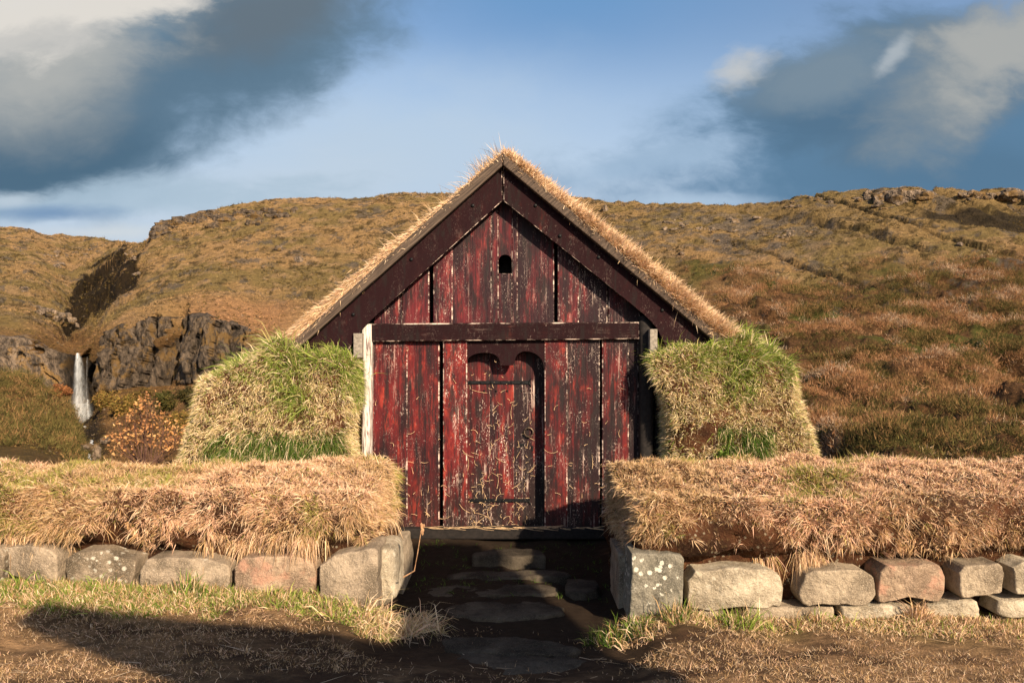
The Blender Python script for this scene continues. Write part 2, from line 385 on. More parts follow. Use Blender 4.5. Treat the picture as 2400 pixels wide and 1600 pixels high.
def m_stone(name, a, b, lichen=.3, spots=0.0, pink=0.0, sc=1.0):
    m, t = mat(name); p = t.v('ADD', pos(t), (a[0] * 90, 0, b[0] * 40))
    n1 = t.noise(p, 4 * sc, 6, .62); n2 = t.noise(p, 42 * sc, 6, .72); n3 = t.noise(p, 150 * sc, 3, .7)
    c = t.mix(t.mr(n1, .34, .64), tuple(x * .72 for x in a), b)
    c = t.mix(t.mr(t.noise(p, 2.3, 7, .72), .50, .62, 0, .55), c, tuple(x * .5 for x in a))
    c = t.mix(t.mr(n2, .45, .75, 0, .5), c, tuple(x * .6 for x in a))
    c = t.mix(t.mr(n3, .5, .66, 0, .6), c, tuple(min(1, x * 1.5) for x in b))
    if pink: c = t.mix(t.mr(t.noise(p, 7, 4, .6), .5, .68, 0, pink), c, (.42, .22, .15))
    wp = t.v('ADD', p, t.v('SCALE', t.n('ShaderNodeTexNoise', {'Scale': 45.0, 'Detail': 3}).outputs['Color'], .018))
    l = t.m('MULTIPLY', t.mr(t.vor(wp, 19), .34, .26), t.mr(t.noise(p, 5, 3), .46, .52))
    l2 = t.mr(t.noise(p, 9, 6, .7), .66, .70)
    l3 = t.mr(t.noise(p, 70, 4, .7), .62, .68)
    f = t.m('MAXIMUM', t.m('MULTIPLY', t.m('MAXIMUM', l2, t.m('MULTIPLY', l3, .7)), lichen), t.m('MULTIPLY', l, spots))
    c = t.mix(f, c, (.62, .58, .48))
    finish(t, c, .9, t.m('ADD', n2, t.m('MULTIPLY', n1, 2)), .9, .018, .1); return m
def m_ground():
    m, t = mat('trodden_ground'); p = pos(t)
    c0 = t.n('ShaderNodeAttribute', attribute_name='Col').outputs['Color']
    n1 = t.noise(t.v('MULTIPLY', p, (1, 1.8, 1)), 9, 6, .65); n2 = t.noise(p, 75, 5, .75); n3 = t.noise(t.v('MULTIPLY', p, (1, 4, 1)), 28, 5, .7, .6)
    c = t.mix(t.mr(n1, .35, .7), t.mix(.6, c0, (.02, .012, .007)), c0)
    c = t.mix(t.mr(n3, .53, .68, 0, .5), c, t.v('MULTIPLY', c, (2.2, 2.1, 2.0)))
    c = t.mix(t.mr(n2, .5, .75, 0, .55), c, (.022, .013, .008))
    finish(t, c, .95, t.m('ADD', n2, n1), .9, .02, .12); return m
def m_hill():
    m, t = mat('hill_turf'); p = pos(t)
    c0 = t.n('ShaderNodeAttribute', attribute_name='Col').outputs['Color']
    n1 = t.noise(t.v('MULTIPLY', p, (1, 1, 2.2)), .9, 7, .68); n2 = t.noise(p, 4.5, 5, .75)
    c = t.mix(t.mr(n1, .36, .66), t.mix(.35, c0, (.02, .014, .006)), c0)
    c = t.mix(t.mr(n2, .5, .72, 0, .55), c, t.v('MULTIPLY', c0, (1.55, 1.5, 1.45)))
    c = t.mix(t.mr(n2, .48, .3, 0, .6), c, t.mix(.6, c0, (.015, .012, .006)))
    finish(t, c, .95, t.m('ADD', t.m('MULTIPLY', n1, 2.0), n2), 1.0, .5, .08); return m
def m_rock(name='cliff_rock', k=1.0, wet=False):
    m, t = mat(name); p = pos(t)
    n1 = t.noise(t.v('MULTIPLY', p, (1.6, 1.6, .45)), .9, 7, .7); n2 = t.noise(t.v('MULTIPLY', p, (1.5, 1.5, .5)), 3.5, 6, .75)
    c = t.mix(t.mr(n1, .35, .65), (.05 * k, .04 * k, .032 * k), (.30 * k, .22 * k, .155 * k))
    c = t.mix(t.mr(n2, .49, .62, 0, .85), c, (.022, .016, .011))
    c = t.mix(t.mr(t.noise(p, .5, 5, .7), .50, .60, 0, .85), c, (.17, .10, .035))
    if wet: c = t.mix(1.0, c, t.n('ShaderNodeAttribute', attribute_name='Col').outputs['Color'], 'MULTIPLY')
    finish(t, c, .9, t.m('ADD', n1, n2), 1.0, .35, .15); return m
def m_water(name):
    m, t = mat(name); p = pos(t)
    n = t.noise(t.v('MULTIPLY', p, (5, 5, .16)), 1, 5, .65)
    d = t.n('ShaderNodeBsdfDiffuse', {0: (.88, .90, .90, 1)}); tr = t.n('ShaderNodeBsdfTransparent')
    a = t.n('ShaderNodeAttribute', attribute_name='Col').outputs['Fac']
    mx = t.n('ShaderNodeMixShader'); t.put(mx.inputs[0], t.m('MULTIPLY', a, t.mr(n, .3, .65, .15, 1.0))); t.put(mx.inputs[1], tr.outputs[0]); t.put(mx.inputs[2], d.outputs[0])
    o = t.n('ShaderNodeOutputMaterial'); t.put(o.inputs[0], mx.outputs[0]); return m
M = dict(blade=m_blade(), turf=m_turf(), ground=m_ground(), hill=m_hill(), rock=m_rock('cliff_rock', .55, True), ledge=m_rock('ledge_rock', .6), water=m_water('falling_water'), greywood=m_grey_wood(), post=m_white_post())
M['red'] = m_wood('red_painted_planks', (.013, .0036, .0052), (.120, .009, .010), (.30, .034, .020), .9, .69, soot=.7)
M['red_up'] = m_wood('red_gable_planks', (.015, .0040, .0066), (.105, .010, .014), (.25, .038, .032), .85, .70)
M['barge'] = m_wood('dark_red_bargeboard', (.014, .0040, .0052), (.028, .0055, .0062), (.07, .017, .013), .12, .45, streak=(9, 9, 9), fleck=.3, gloss=.1)
M['beam'] = m_wood('dark_red_beam', (.013, .0040, .0050), (.028, .0058, .0058), (.07, .018, .012), .15, .45, streak=(3, 40, 40), fleck=.4, gloss=.1)
M['black'] = m_plain('near_black_wood', (.012, .009, .008), .8, .5)
M['iron'] = m_plain('black_iron', (.012, .012, .013), .5, .4, 60, .6)
M['ring'] = m_plain('worn_iron_ring', (.10, .07, .05), .45, .4, 60, .7)
M['endgrain'] = m_plain('grey_beam_end', (.22, .19, .155), .85, .4, 40)

# ------------------------------------------------------------------ ground
def zg(x, y):
    """height of the near ground"""
    x = np.asarray(x, float); y = np.asarray(y, float)
    z = .02 - .035 * np.clip(x, -4, 4) / 1.5 * sst(y, 3.5, 5.5)
    inpath = sst(np.abs(x + .06), 1.05, .75) * sst(y, 4.3, 5.2)
    z = z - .11 * inpath * sst(y, 8.0, 7.0)
    p = np.stack([x.ravel(), y.ravel(), 0 * x.ravel()], 1)
    z = z + ((fbm(p, 1.7, 4, 3) - .5) * .10 + (fbm(p, 9, 3, 4) - .5) * .035).reshape(x.shape) * sst(y, 14, 8)
    z = z + 0.10 * sst(np.abs(x), 1.0, 1.6) * sst(y, 5.1, 5.6) * (x < 0)
    return z - 16 * sst(y, 10, 34)
def build_ground():
    xs = np.unique(np.r_[np.linspace(-900, -60, 22), np.linspace(-60, -8, 24), np.arange(-8, -4, .15), np.arange(-4, 4.4, .028), np.arange(4.4, 8, .15), np.linspace(8, 60, 24), np.linspace(60, 900, 22)])
    ys = np.unique(np.r_[np.linspace(-300, -20, 14), np.linspace(-20, 3, 30), np.arange(3, 8.1, .028), np.linspace(8.1, 40, 30), np.linspace(40, 900, 24)])
    X, Y = np.meshgrid(xs, ys); Z = zg(X, Y)
    V = np.stack([X, Y, Z], 2).reshape(-1, 3); nx, ny = len(xs), len(ys)
    i = (np.arange(ny - 1)[:, None] * nx + np.arange(nx - 1)).ravel()
    q = np.stack([i, i + 1, i + nx + 1, i + nx], 1)
    x, y = V[:, 0], V[:, 1]; n = fbm(V, 1.6, 4, 9); n2 = fbm(V * (1, 2.5, 1), 3.2, 4, 19)
    dirt = np.array([.085, .046, .025]); dry = np.array([.29, .175, .09]); olive = np.array([.20, .15, .055])
    f = sst(n2 * .7 + n * .3 + .16 * sst(x, .9, 1.5) + .17 * sst(x, -1.0, -2.2), .46, .62)[:, None]
    c = dirt * (1 - f) + dry * f
    g = (sst(np.abs(x), .9, 1.3) * sst(y, 5.0, 5.5) * .7 * sst(n, .35, .6))[:, None]; c = c * (1 - g) + olive * g
    pth = (sst(np.abs(x + .05), 1.1, .8) * sst(y, 4.5, 5.0))[:, None]; c = c * (1 - pth) + np.array([.030, .020, .013]) * pth
    trk = (sst(x, 1.2, .2) * sst(x, -2.6, -1.2) * sst(y, 5.45, 5.1) * sst(y - (x * .1), 4.3, 4.7) * .6)[:, None]; c = c * (1 - trk) + np.array([.085, .05, .028]) * trk
    tag(mesh_np('ground', V, [q], M['ground'], None, c, True), kind='structure')
build_ground()

# ------------------------------------------------------------------ hills: one terrain sheet, given as (distance, height seen) profiles per bearing
HC = {
 -2600: [(9, 1231), (20, 1100), (62, 870), (84, 880), (90, 800), (120, 690), (160, 560), (195, 440), (300, 420)],
 -600: [(9, 1231), (20, 1110), (62, 870), (84, 885), (88, 780), (120, 690), (160, 600), (195, 515), (280, 560)],
 0:   [(9, 1231), (25, 1110), (60, 876), (84, 895), (87, 787), (120, 690), (160, 600), (195, 530), (270, 580)],
 70:  [(9, 1231), (25, 1110), (58, 896), (85, 905), (88, 793), (120, 700), (160, 610), (195, 537), (270, 580)],
 112: [(9, 1231), (25, 1110), (57, 932), (86, 930), (89, 806), (118, 728), (160, 630), (197, 551), (270, 590)],
 145: [(9, 1231), (25, 1115), (55, 958), (87, 955), (90, 822), (106, 785), (150, 680), (197, 548), (270, 590)],
 168: [(9, 1231), (25, 1120), (50, 985), (87, 985), (90, 832), (102, 802), (145, 715), (198, 552), (270, 590)],
 190: [(9, 1231), (25, 1140), (42, 1088), (87, 995), (90, 832), (101, 806), (140, 720), (198, 555), (270, 590)],
 214: [(9, 1231), (25, 1140), (42, 1088), (86, 975), (89, 818), (101, 790), (150, 690), (198, 557), (270, 590)],
 250: [(9, 1231), (25, 1120), (45, 1078), (84, 925), (88, 778), (106, 722), (140, 668), (198, 562), (270, 600)],
 286: [(9, 1231), (25, 1120), (45, 1075), (82, 918), (87, 765), (110, 682), (128, 628), (198, 566), (270, 600)],
 325: [(9, 1231), (25, 1120), (45, 1072), (82, 915), (86, 757), (111, 668), (128, 604), (175, 571), (270, 600)],
 344: [(9, 1231), (25, 1120), (45, 1072), (81, 915), (86, 752), (110, 664), (129, 596), (141, 566), (260, 610)],
 357: [(9, 1231), (25, 1120), (45, 1072), (81, 915), (85, 750), (110, 660), (130, 588), (141, 543), (200, 560)],
 393: [(9, 1231), (25, 1120), (45, 1070), (80, 915), (84, 746), (110, 650), (131, 570), (144, 520), (200, 540)],
 491: [(9, 1231), (25, 1120), (45, 1066), (78, 905), (82, 742), (111, 625), (138, 532), (150, 496), (200, 520)],
 560: [(9, 1231), (25, 1120), (45, 1062), (77, 898), (81, 765), (112, 626), (139, 520), (153, 480), (200, 510)],
 625: [(9, 1231), (25, 1120), (45, 1060), (72, 900), (79, 795), (112, 630), (140, 512), (154, 467), (200, 500)],
 720: [(9, 1231), (25, 1120), (44, 1055), (66, 920), (77, 800), (110, 640), (140, 505), (155, 466), (200, 490)],
 850: [(9, 1231), (25, 1120), (42, 1050), (62, 930), (76, 815), (108, 650), (140, 502), (155, 465), (200, 490)],
 921: [(9, 1231), (25, 1120), (42, 1050), (60, 930), (75, 820), (108, 650), (140, 500), (155, 452), (200, 490)],
 1029: [(9, 1231), (25, 1120), (42, 1050), (58, 935), (74, 820), (106, 650), (140, 500), (155, 454), (200, 490)],
 1200: [(9, 1231), (25, 1120), (41, 1060), (54, 950), (70, 840), (102, 660), (134, 510), (150, 458), (200, 490)],
 1350: [(9, 1231), (24, 1125), (38, 1075), (50, 975), (64, 880), (96, 690), (126, 525), (142, 462), (200, 490)],
 1439: [(9, 1231), (24, 1125), (36, 1080), (48, 980), (62, 870), (93, 690), (121, 535), (136, 475), (190, 500)],
 1564: [(9, 1231), (23, 1125), (34, 1082), (46, 985), (60, 865), (90, 690), (116, 540), (130, 478), (190, 500)],
 1800: [(9, 1231), (22, 1130), (32, 1085), (42, 990), (58, 850), (85, 685), (108, 548), (122, 480), (180, 500)],
 1857: [(9, 1231), (22, 1130), (31, 1085), (42, 992), (57, 850), (84, 685), (107, 540), (120, 467), (180, 490)],
 1946: [(9, 1231), (22, 1130), (30, 1088), (41, 995), (56, 850), (83, 682), (105, 530), (118, 449), (180, 480)],
 2058: [(9, 1231), (21, 1132), (30, 1090), (40, 1000), (55, 850), (81, 680), (103, 522), (115, 440), (180, 470)],
 2147: [(9, 1231), (21, 1132), (29, 1092), (39, 1002), (54, 850), (80, 680), (101, 522), (113, 439), (180, 470)],
 2214: [(9, 1231), (21, 1132), (29, 1092), (39, 1002), (54, 850), (79, 680), (100, 524), (112, 445), (180, 475)],
 2303: [(9, 1231), (21, 1132), (28, 1095), (38, 1004), (53, 850), (78, 680), (99, 522), (111, 442), (180, 470)],
 2400: [(9, 1231), (21, 1132), (28, 1095), (38, 1005), (53, 850), (77, 680), (98, 525), (110, 447), (180, 470)],
 3100: [(9, 1231), (20, 1140), (27, 1098), (37, 1005), (50, 850), (73, 670), (93, 510), (105, 430), (180, 460)],
 4900: [(9, 1231), (20, 1140), (26, 1098), (36, 1005), (50, 850), (73, 660), (93, 500), (105, 420), (180, 450)],
}
SUB = [6, 10, 44, 30, 62, 62, 62, 10]
HPX = np.r_[np.arange(-2600, -300, 40), np.arange(-300, 0, 8), np.arange(0, 720, 2.0), np.arange(720, 2480, 3.2), np.arange(2480, 3000, 20), np.arange(3000, 4901, 60)]
def build_hills():
    ks = sorted(HC); A = np.array([HC[k] for k in ks], float)           # columns, rows, (Y, py)
    Zc = CAMZ - (A[:, :, 1] - HY) / F * A[:, :, 0]; Zc[:, 0] = -.12
    nr = A.shape[1]; Yr = np.stack([np.interp(HPX, ks, A[:, r, 0]) for r in range(nr)], 1); Zr = np.stack([np.interp(HPX, ks, Zc[:, r]) for r in range(nr)], 1)
    rows_y = []; rows_z = []; rowid = []
    for r in range(nr - 1):
        for t in np.arange(SUB[r]) / SUB[r]:
            rows_y.append(Yr[:, r] * (1 - t) + Yr[:, r + 1] * t); rows_z.append(Zr[:, r] * (1 - t) + Zr[:, r + 1] * t); rowid.append(r + t)
    rows_y.append(Yr[:, -1]); rows_z.append(Zr[:, -1]); rowid.append(nr - 1.0)
    Y = np.array(rows_y); Z = np.array(rows_z); rid = np.array(rowid)
    # soften the profile kinks, but not at the cliff lip and the brow
    k = np.array([1, 2, 3, 2, 1]) / 9.0
    for _ in range(3):
        Zs = Z.copy(); Ys = Y.copy()
        for a in range(2, len(Z) - 2):
            if rid[a] > 4.3 and rid[a] < 6.7 or rid[a] < 2.7:
                Zs[a] = sum(k[j] * Z[a - 2 + j] for j in range(5)); Ys[a] = sum(k[j] * Y[a - 2 + j] for j in range(5))
        Z, Y = Zs, Ys
    PX = np.broadcast_to(HPX, Z.shape); R = np.broadcast_to(rid[:, None], Z.shape)
    X = (PX - CX) / F * Y; V = np.stack([X, Y, Z], 2).reshape(-1, 3); px = PX.ravel(); r = R.ravel(); py = HY - (V[:, 2] - CAMZ) / V[:, 1] * F
    cliff = sst(r, 2.95, 3.1) * sst(r, 4.12, 3.98) * sst(px, 660, 560)
    far = sst(r, 1.0, 2.0)
    n1 = fbm(V, .09, 3, 21) - .5; n2 = fbm(V, .45, 4, 22) - .5; n3 = fbm(V, 1.6, 3, 23) - .5
    dz = far * (n1 * 2.2 * sst(r, 6.9, 6.0) + n2 * 1.25 + n3 * .42)
    scrub = sst(px + (n1 * 500), 1500, 1760) * sst(py + n1 * 160, 590, 660) + sst(px, 330, 300) * 0
    dz = dz + scrub * (fbm(V, .8, 3, 31) - .45) * 1.3 * far
    # gullies on the right slope, running down to the right
    gl = np.abs(fbm(np.stack([V[:, 0] * .10 + V[:, 2] * .10, V[:, 1] * .012, V[:, 2] * .02], 1), 1.0, 3, 37) - .5)
    dz = dz - sst(gl, .05, 0) * 1.3 * sst(px, 1500, 1900) * far
    V[:, 2] += dz * (1 - cliff)
    # two shadow bands of the ravine above the falls, carved as clefts
    nb_ = (fbm(V, .3, 5, 45, .62) - .5) * 95
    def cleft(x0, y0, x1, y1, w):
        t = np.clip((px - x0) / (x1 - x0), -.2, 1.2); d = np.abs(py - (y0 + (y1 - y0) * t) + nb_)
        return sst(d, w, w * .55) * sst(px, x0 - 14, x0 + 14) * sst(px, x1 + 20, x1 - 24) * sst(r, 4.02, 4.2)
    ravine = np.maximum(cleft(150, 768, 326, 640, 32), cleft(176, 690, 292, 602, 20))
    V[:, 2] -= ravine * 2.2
    ravine = np.maximum(cleft(146, 752, 330, 618, 30), cleft(172, 680, 298, 586, 20))  # same bands moved up, as mask for the painted shade
    # cliffs: upright columns and ledges
    cp = np.stack([V[:, 0] * 1.0, V[:, 2] * .16, V[:, 1] * .2], 1)
    cliff = cliff * sst(fbm(V, .35, 4, 47, .6) + .14 * sst(px, 250, 170) + .25 * sst(r, 3.95, 3.5) * sst(r, 3.05, 3.3), .40, .50)
    wx = V[:, 0] + (fbm(V, .5, 3, 46) - .5) * 2.2; wz = V[:, 2] + (fbm(V, .4, 3, 48) - .5) * 1.6
    def cells(w, h, sd):
        ci = np.floor(wx / w); f = wx / w - ci; off = _h(ci, ci * 0, ci * 0, sd); zi = np.floor(wz / h + off * 3); z = ci * 0
        return _h(ci, zi, z, sd + 1), _h(ci, z, z, sd + 2), 1 - np.abs(f - .5) * 2
    d1, c1, f1 = cells(1.15, 2.3, 90); d2, c2, f2 = cells(.45, .9, 95); d3, c3, f3 = cells(3.2, 9.0, 99)
    rough_ = fbm(V, 1.4, 4, 42, .6) - .5; bigc = fbm(np.stack([V[:, 0], V[:, 2] * .1, V[:, 1] * 0], 1), .25, 2, 43) - .5
    alcove = sst(np.abs(px - 192), 34, 14)
    V[:, 1] -= cliff * ((d1 - .5) * 1.3 + (c1 - .5) * 1.5 + (d2 - .5) * .55 + (c3 - .5) * 2.2 + np.sqrt(np.clip(f1, 0, 1)) * .5 + rough_ * .9 + bigc * 5.0 - alcove * 2.6)
    # the dark cleft at the right of the cliff
    cle = sst(np.abs(px - 385 - (py - 840) * -.25), 34, 8) * sst(r, 2.7, 3.1) * sst(r, 4.35, 3.9)
    V[:, 1] += cle * 4.5
    # colours of the ground cover
    a = fbm(V, .16, 4, 51); b = fbm(V, .6, 4, 52); n = len(V)
    gold = np.array([.355, .22, .098]); olive = np.array([.235, .165, .066]); tan = np.array([.42, .265, .14]); heath = np.array([.13, .062, .03]); brown = np.array([.15, .075, .03]); green = np.array([.085, .105, .022]); rockc = np.array([.16, .13, .105])
    mixc = lambda c0, c1, f: c0 * (1 - f[:, None]) + c1 * f[:, None]
    c = mixc(np.tile(gold, (n, 1)), olive, sst(a, .42, .60))
    c = mixc(c, tan, sst(b, .52, .68) * .6)
    c = mixc(c, olive, sst(py, 600, 500) * sst(px, 1300, 1700) * .65)
    c = mixc(c, heath, np.clip(scrub, 0, 1) * .9); c = mixc(c, brown, np.clip(scrub, 0, 1) * sst(b, .5, .62) * .8)
    c = mixc(c, rockc * .8, sst(fbm(V, .5, 5, 58, .65), .585, .63) * sst(r, 4.2, 4.6) * .8)
    c = mixc(c, np.array([.05, .035, .015]), sst(fbm(V * (1, 1, 1.6), .75, 5, 59, .65), .57, .62) * sst(r, 4.1, 4.5) * .75)
    c = mixc(c, green, np.clip(scrub, 0, 1) * sst(fbm(V, .22, 3, 57), .56, .66) * .8)
    c = mixc(c, tan * np.array([1.05, .85, .8]), sst(np.abs(px - 560), 190, 60) * sst(py, 690, 740) * sst(py, 800, 770) * .7)
    c = mixc(c, brown, sst(px, 620, 500) * sst(py, 740, 800) * .75)
    bank = sst(px, 250, 200) * sst(r, 2.35, 2.15); c = mixc(c, np.array([.14, .092, .032]), bank * .9); c = mixc(c, np.array([.22, .115, .045]), bank * sst(b, .42, .56) * .85)
    wet = sst(ravine + (b - .5) * 1.0, .25, .55); c = mixc(c, np.array([.018, .013, .009]), wet * .96)  # ravine's cast shade painted near-black into the hill colour, not dampness
    bed = sst(np.abs(px - 205 - (py - 990) * .05 + n2 * 60), 52, 26) * sst(py, 930, 985) * sst(r, 3.3, 3.05) * sst(r, 1.6, 1.9); c = mixc(c, np.array([.030, .024, .019]), bed * .92)
    scree = sst(np.abs(px - 1720 + (py - 540) * .6), 330, 120) * sst(np.abs(py - 545), 75, 25) * sst(b, .42, .58)
    c = mixc(c, rockc, scree * .75)
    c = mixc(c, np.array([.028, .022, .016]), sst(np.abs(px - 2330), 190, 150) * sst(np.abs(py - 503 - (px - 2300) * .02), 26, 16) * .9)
    nc = len(HPX); nrw = len(rid); i = (np.arange(nrw - 1)[:, None] * nc + np.arange(nc - 1)).ravel(); q = np.stack([i, i + 1, i + nc + 1, i + nc], 1)
    fc = cliff[q].mean(1) > .5
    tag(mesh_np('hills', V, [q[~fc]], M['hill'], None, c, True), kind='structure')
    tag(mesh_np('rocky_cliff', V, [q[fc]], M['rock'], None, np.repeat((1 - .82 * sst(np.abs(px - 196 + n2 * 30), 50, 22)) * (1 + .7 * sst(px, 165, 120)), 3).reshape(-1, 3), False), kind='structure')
    return V, q, c, px, py, r, np.maximum(scrub, bank * .45), cliff, rid, nc
HV, HQ, HCOL, HPXV, HPYV, HR, HSCRUB, HCLIFF, HRID, HNC = build_hills()
def hill_at(px, py):
    """the nearest point of the terrain seen at that bearing and height"""
    d = (HPXV - px) ** 2 + ((HY - (HV[:, 2] - CAMZ) / HV[:, 1] * F) - py) ** 2 + (HV[:, 1] * .25) ** 2 * .2
    d[HR < 1.6] = 1e9
    return HV[int(np.argmin(d))]

def hill_cover():
    m = (HPXV > -250) & (HPXV < 2650) & (HR > 1.0) & (HR < 7.25)
    qm = HQ[m[HQ].all(1) & ~(HCLIFF[HQ].mean(1) > .5)]
    T = np.concatenate([qm[:, [0, 1, 2]], qm[:, [0, 2, 3]]])
    # dry tussocks
    a, b, c = HV[T[:, 0]], HV[T[:, 1]], HV[T[:, 2]]; ctr = (a + b + c) / 3; ar = np.linalg.norm(np.cross(b - a, c - a), axis=1)
    def pts(n, w):
        p = ar * w / np.maximum(ctr[:, 1], 20) ** 1.4; k = rng.choice(len(T), n, p=p / p.sum()); s = rng.dirichlet((1, 1, 1), n)
        return (a[k] * s[:, :1] + b[k] * s[:, 1:2] + c[k] * s[:, 2:]), HCOL[T[k, 0]]
    sc = np.clip(HSCRUB[T[:, 0]], 0, 1)
    P, cc = pts(120000, .12 + (1 - sc))
    up = np.tile((0, 0, 1.0), (len(P), 1)); ccr = np.repeat(cc, 4, 0); dist = P[:, 1]
    cf = lambda p, n: ccr * (.85 + .75 * rng.random((n, 1)))
    v, f, co = blades(P, up, 4, .0022 * dist, .042, .2, .6, .5, .55, .4, .2, cf, .9, None, True)
    P, cc = pts(15000, (1 - sc) * sst(fbm(ctr, .2, 4, 66), .44, .60)); K = len(P); dist = P[:, 1]
    dk = np.repeat(np.array([[.09, .06, .026], [.13, .09, .03], [.06, .045, .022], [.20, .15, .10]])[rng.choice(4, K, p=[.35, .3, .25, .1])], 10, 0)
    v2, f2, co2 = blades(P, np.tile((0, 0, 1.0), (K, 1)), 10, .0032 * dist * (.5 + rng.random(K) ** 2), .07, .14, .3, .7, .5, .3, .1, lambda p, n: dk * (.7 + .6 * rng.random((n, 1))), .9, None, True)
    v, f, co = merge([(v, f, co), (v2, f2, co2)])
    tag(mesh_np('hill_grass', v, f, M['blade'], None, co), kind='stuff')
    # heath and dwarf birch: fine upright twigs gathered in cushions
    P, cc = pts(26000, sc * (.10 + sst(fbm(ctr, .30, 3, 61), .44, .54))); K = len(P); nb = 30
    sz = (.28 + .5 * rng.random(K) ** 2) * (.7 + .006 * P[:, 1])
    nA = fbm(P, .13, 3, 62); nB = fbm(P, .42, 3, 63); pal = np.array([[.29, .145, .07], [.38, .215, .115], [.24, .14, .06], [.13, .105, .036], [.46, .33, .22], [.055, .05, .018]])
    own = np.where(nB > .60, 4 * (rng.random(K) < .35), np.where(nA > .54, rng.choice([2, 3, 5], K), np.where(nB < .42, rng.choice([2, 3, 5], K), rng.choice([0, 0, 1, 2], K))))
    own = np.where(P[:, 0] / P[:, 1] * F + CX < 280, rng.choice([2, 3, 3, 5], K), own); tr = np.repeat(pal[own], nb, 0); d = unit(rv(K * nb) + (0, 0, .6)); d[:, 2] = np.abs(d[:, 2]); hgt = rng.random(K * nb)
    o = np.repeat(P, nb, 0) + d * (np.repeat(sz, nb) * (.25 + .7 * hgt))[:, None]
    cf = lambda p, n: tr * (.6 + .7 * rng.random((n, 1)))
    wd = np.repeat(.0009 * P[:, 1], nb)
    v, f, co = blades(o, d, 1, np.repeat(sz, nb) * .5, .028, .05, .6, .3, .5, .6, 0, cf, .6, None, True)
    tag(mesh_np('heath_scrub', v, f, M['blade'], None, co), kind='stuff')
hill_cover()

# ------------------------------------------------------------------ the turf house
GY = 7.90
house = empty('turf_house', 'small turf house with a dark red plank gable, low door and grassy pitched roof', 'house')
house.location = (0, GY, 0); INV = Vector((0, -GY, 0))
def hp(o):                       # children keep world shapes: their parent stands at the foot of the gable
    o.location = INV; return o
def HX(px, Y=GY): return (px - CX) / F * Y
def HZ(py, Y=GY): return CAMZ - (py - HY) / F * Y
def zline(px, a, b):             # straight line through two picture points
    return a[1] + (b[1] - a[1]) * (px - a[0]) / (b[0] - a[0])
def barge_mid(px):
    return zline(px, (1178, 430), (800, 773)) if px < 1178 else zline(px, (1179, 428), (1507, 694))

